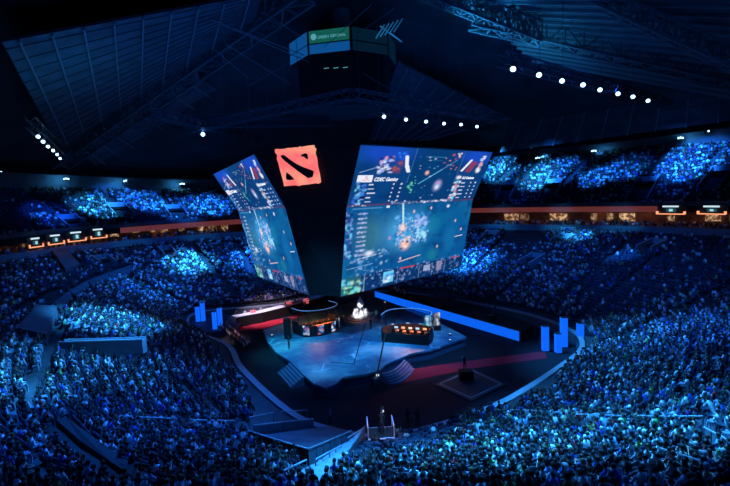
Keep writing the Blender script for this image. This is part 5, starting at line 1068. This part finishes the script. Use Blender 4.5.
# stage washes
spot((-8, 44, 30), s2(330, 350), 50000, 42, (.05, .42, 1.), 1., .6); spot((16, 50, 30), s2(420, 345), 44000, 40, (.06, .35, 1.), 1., .6); spot((-24, 60, 28), s2(283, 345), 24000, 22, (.03, .65, .85), 1., .5)
spot((-4, 66, 7.3), tp + Vector((0, 0, 1)), 9000, 16, (.9, .95, 1.), .6, .2); spot((-12, 60, 27), s2(300, 330), 9000, 20, (.05, .5, 1.), 1., .5)
spot((-30, 70, 26), az(232, 340, 0), 24000, 12, (1., .75, .85), 1., .3); spot((-26, 66, 26), az(270, 312, 1), 90000, 26, (.8, .72, 1.), 1., .3); spot((2, 76, 8), az(396, 296, 1), 1500, 24, (1., .75, .8), 1., .2)
for bt, w in ((bl, 600), (br, 420)):
    L = Matrix.Translation(bt.location) @ Matrix.Rotation(bt.rotation_euler.z, 4, 'Z'); area(L @ Vector((.1, 0, 3.0)), L @ Vector((-.2, 0, 0)), w, 2.5, .4, (1., .34, .12))
# added unseen fill lights lift the roof to blue in place of haze
area((0, 62, 28.0), (0, 62, 60), 4200, 60, 50, (.01, .16, .85)); area((22, 62, 36), (26, 66, 50), 300, 6, 6, (.03, .45, 1.)); area((-34, 60, 30), (-50, 60, 50), 300, 14, 14, (.02, .35, .9))
spot((6, 62, 33), ad(488, 12, 62), 26000, 44, (.02, .40, 1.), 1., .5); spot((-4, 52, 34), ad(386, 34, 60), 5000, 20, (.04, .5, 1.), 1., .4)  # added unseen spots brighten the top girder and the hanging pipes
spot(pf.location + Vector((3, -9, 12)), pf.location + Vector((0, 0, .8)), 2600, 16, (.9, .75, 1.), .8, .3)  # added unseen spot brightens the rails of the camera platform
for k in range(5):
    a_ = ad(376 + k * 4.5, 38 - k * 1.5, 60); tag(MB().tube([a_, a_ + Vector((1.1, .4, 1.6))], .09, 6).build('hanging_pipe', M_rail), 'one of the short bright pipes hanging beside the old scoreboard', 'pipe', 'pipes beside the scoreboard')
a_ = ad(380, 26, 60.5); tag(MB().bar(a_, ad(402, 42, 60.5), .14).build('hanging_pipe', M_rail), 'cross bar over the short bright pipes beside the old scoreboard', 'pipe')
area((0, 50, 34), (0, 50, 0), 5000, 60, 60, (.01, .13, 1.))  # added unseen overhead fill that washes the floor blue
for x0 in (15, 60, 110, 170, 215, 505, 545, 590, 635, 690):     # warm concourse ceiling lamps
    p, n = conc(x0, 0, 3.2, 15.4); l = area(p, p - Vector((0, 0, 3)), 26, 3, .6, (1., .30, .10))
for px, py in ((66, 176), (125, 179), (182, 182), (538, 156), (594, 149), (681, 136), (709, 129)):   # wall floodlights graze the upper wall
    P, u, t = on(px, min(py + 20, 200), 1); q = cr(OUTER, u) + outn(u) * (DECKW - .6); n = outn(u); z = ad(px, py, float(q[1])).z
    area((q[0], q[1], z), (q[0] + n[0] * 2, q[1] + n[1] * 2, z - 3.), 90, 1.5, .5, (.06, .45, 1.))
for (px, py), z in (((205, 325), .5), ((562, 350), .3)): p = az(px, py, z); p.z = 2.; 
w = bpy.data.worlds.new('world'); SC.world = w; w.use_nodes = True; w.node_tree.nodes['Background'].inputs[0].default_value = (.001, .004, .012, 1)
v = SC.view_settings; SC.display_settings.display_device = 'sRGB'; v.view_transform = 'Standard'; v.look = 'None'; v.gamma = 1; v.use_curve_mapping = False; v.exposure = 0
SC.cycles.use_denoising = True
try: SC.cycles.denoiser = 'OPENIMAGEDENOISE'
except Exception: pass
SC.cycles.max_bounces = 5; SC.cycles.diffuse_bounces = 2; SC.cycles.transparent_max_bounces = 6; SC.cycles.sample_clamp_indirect = 3
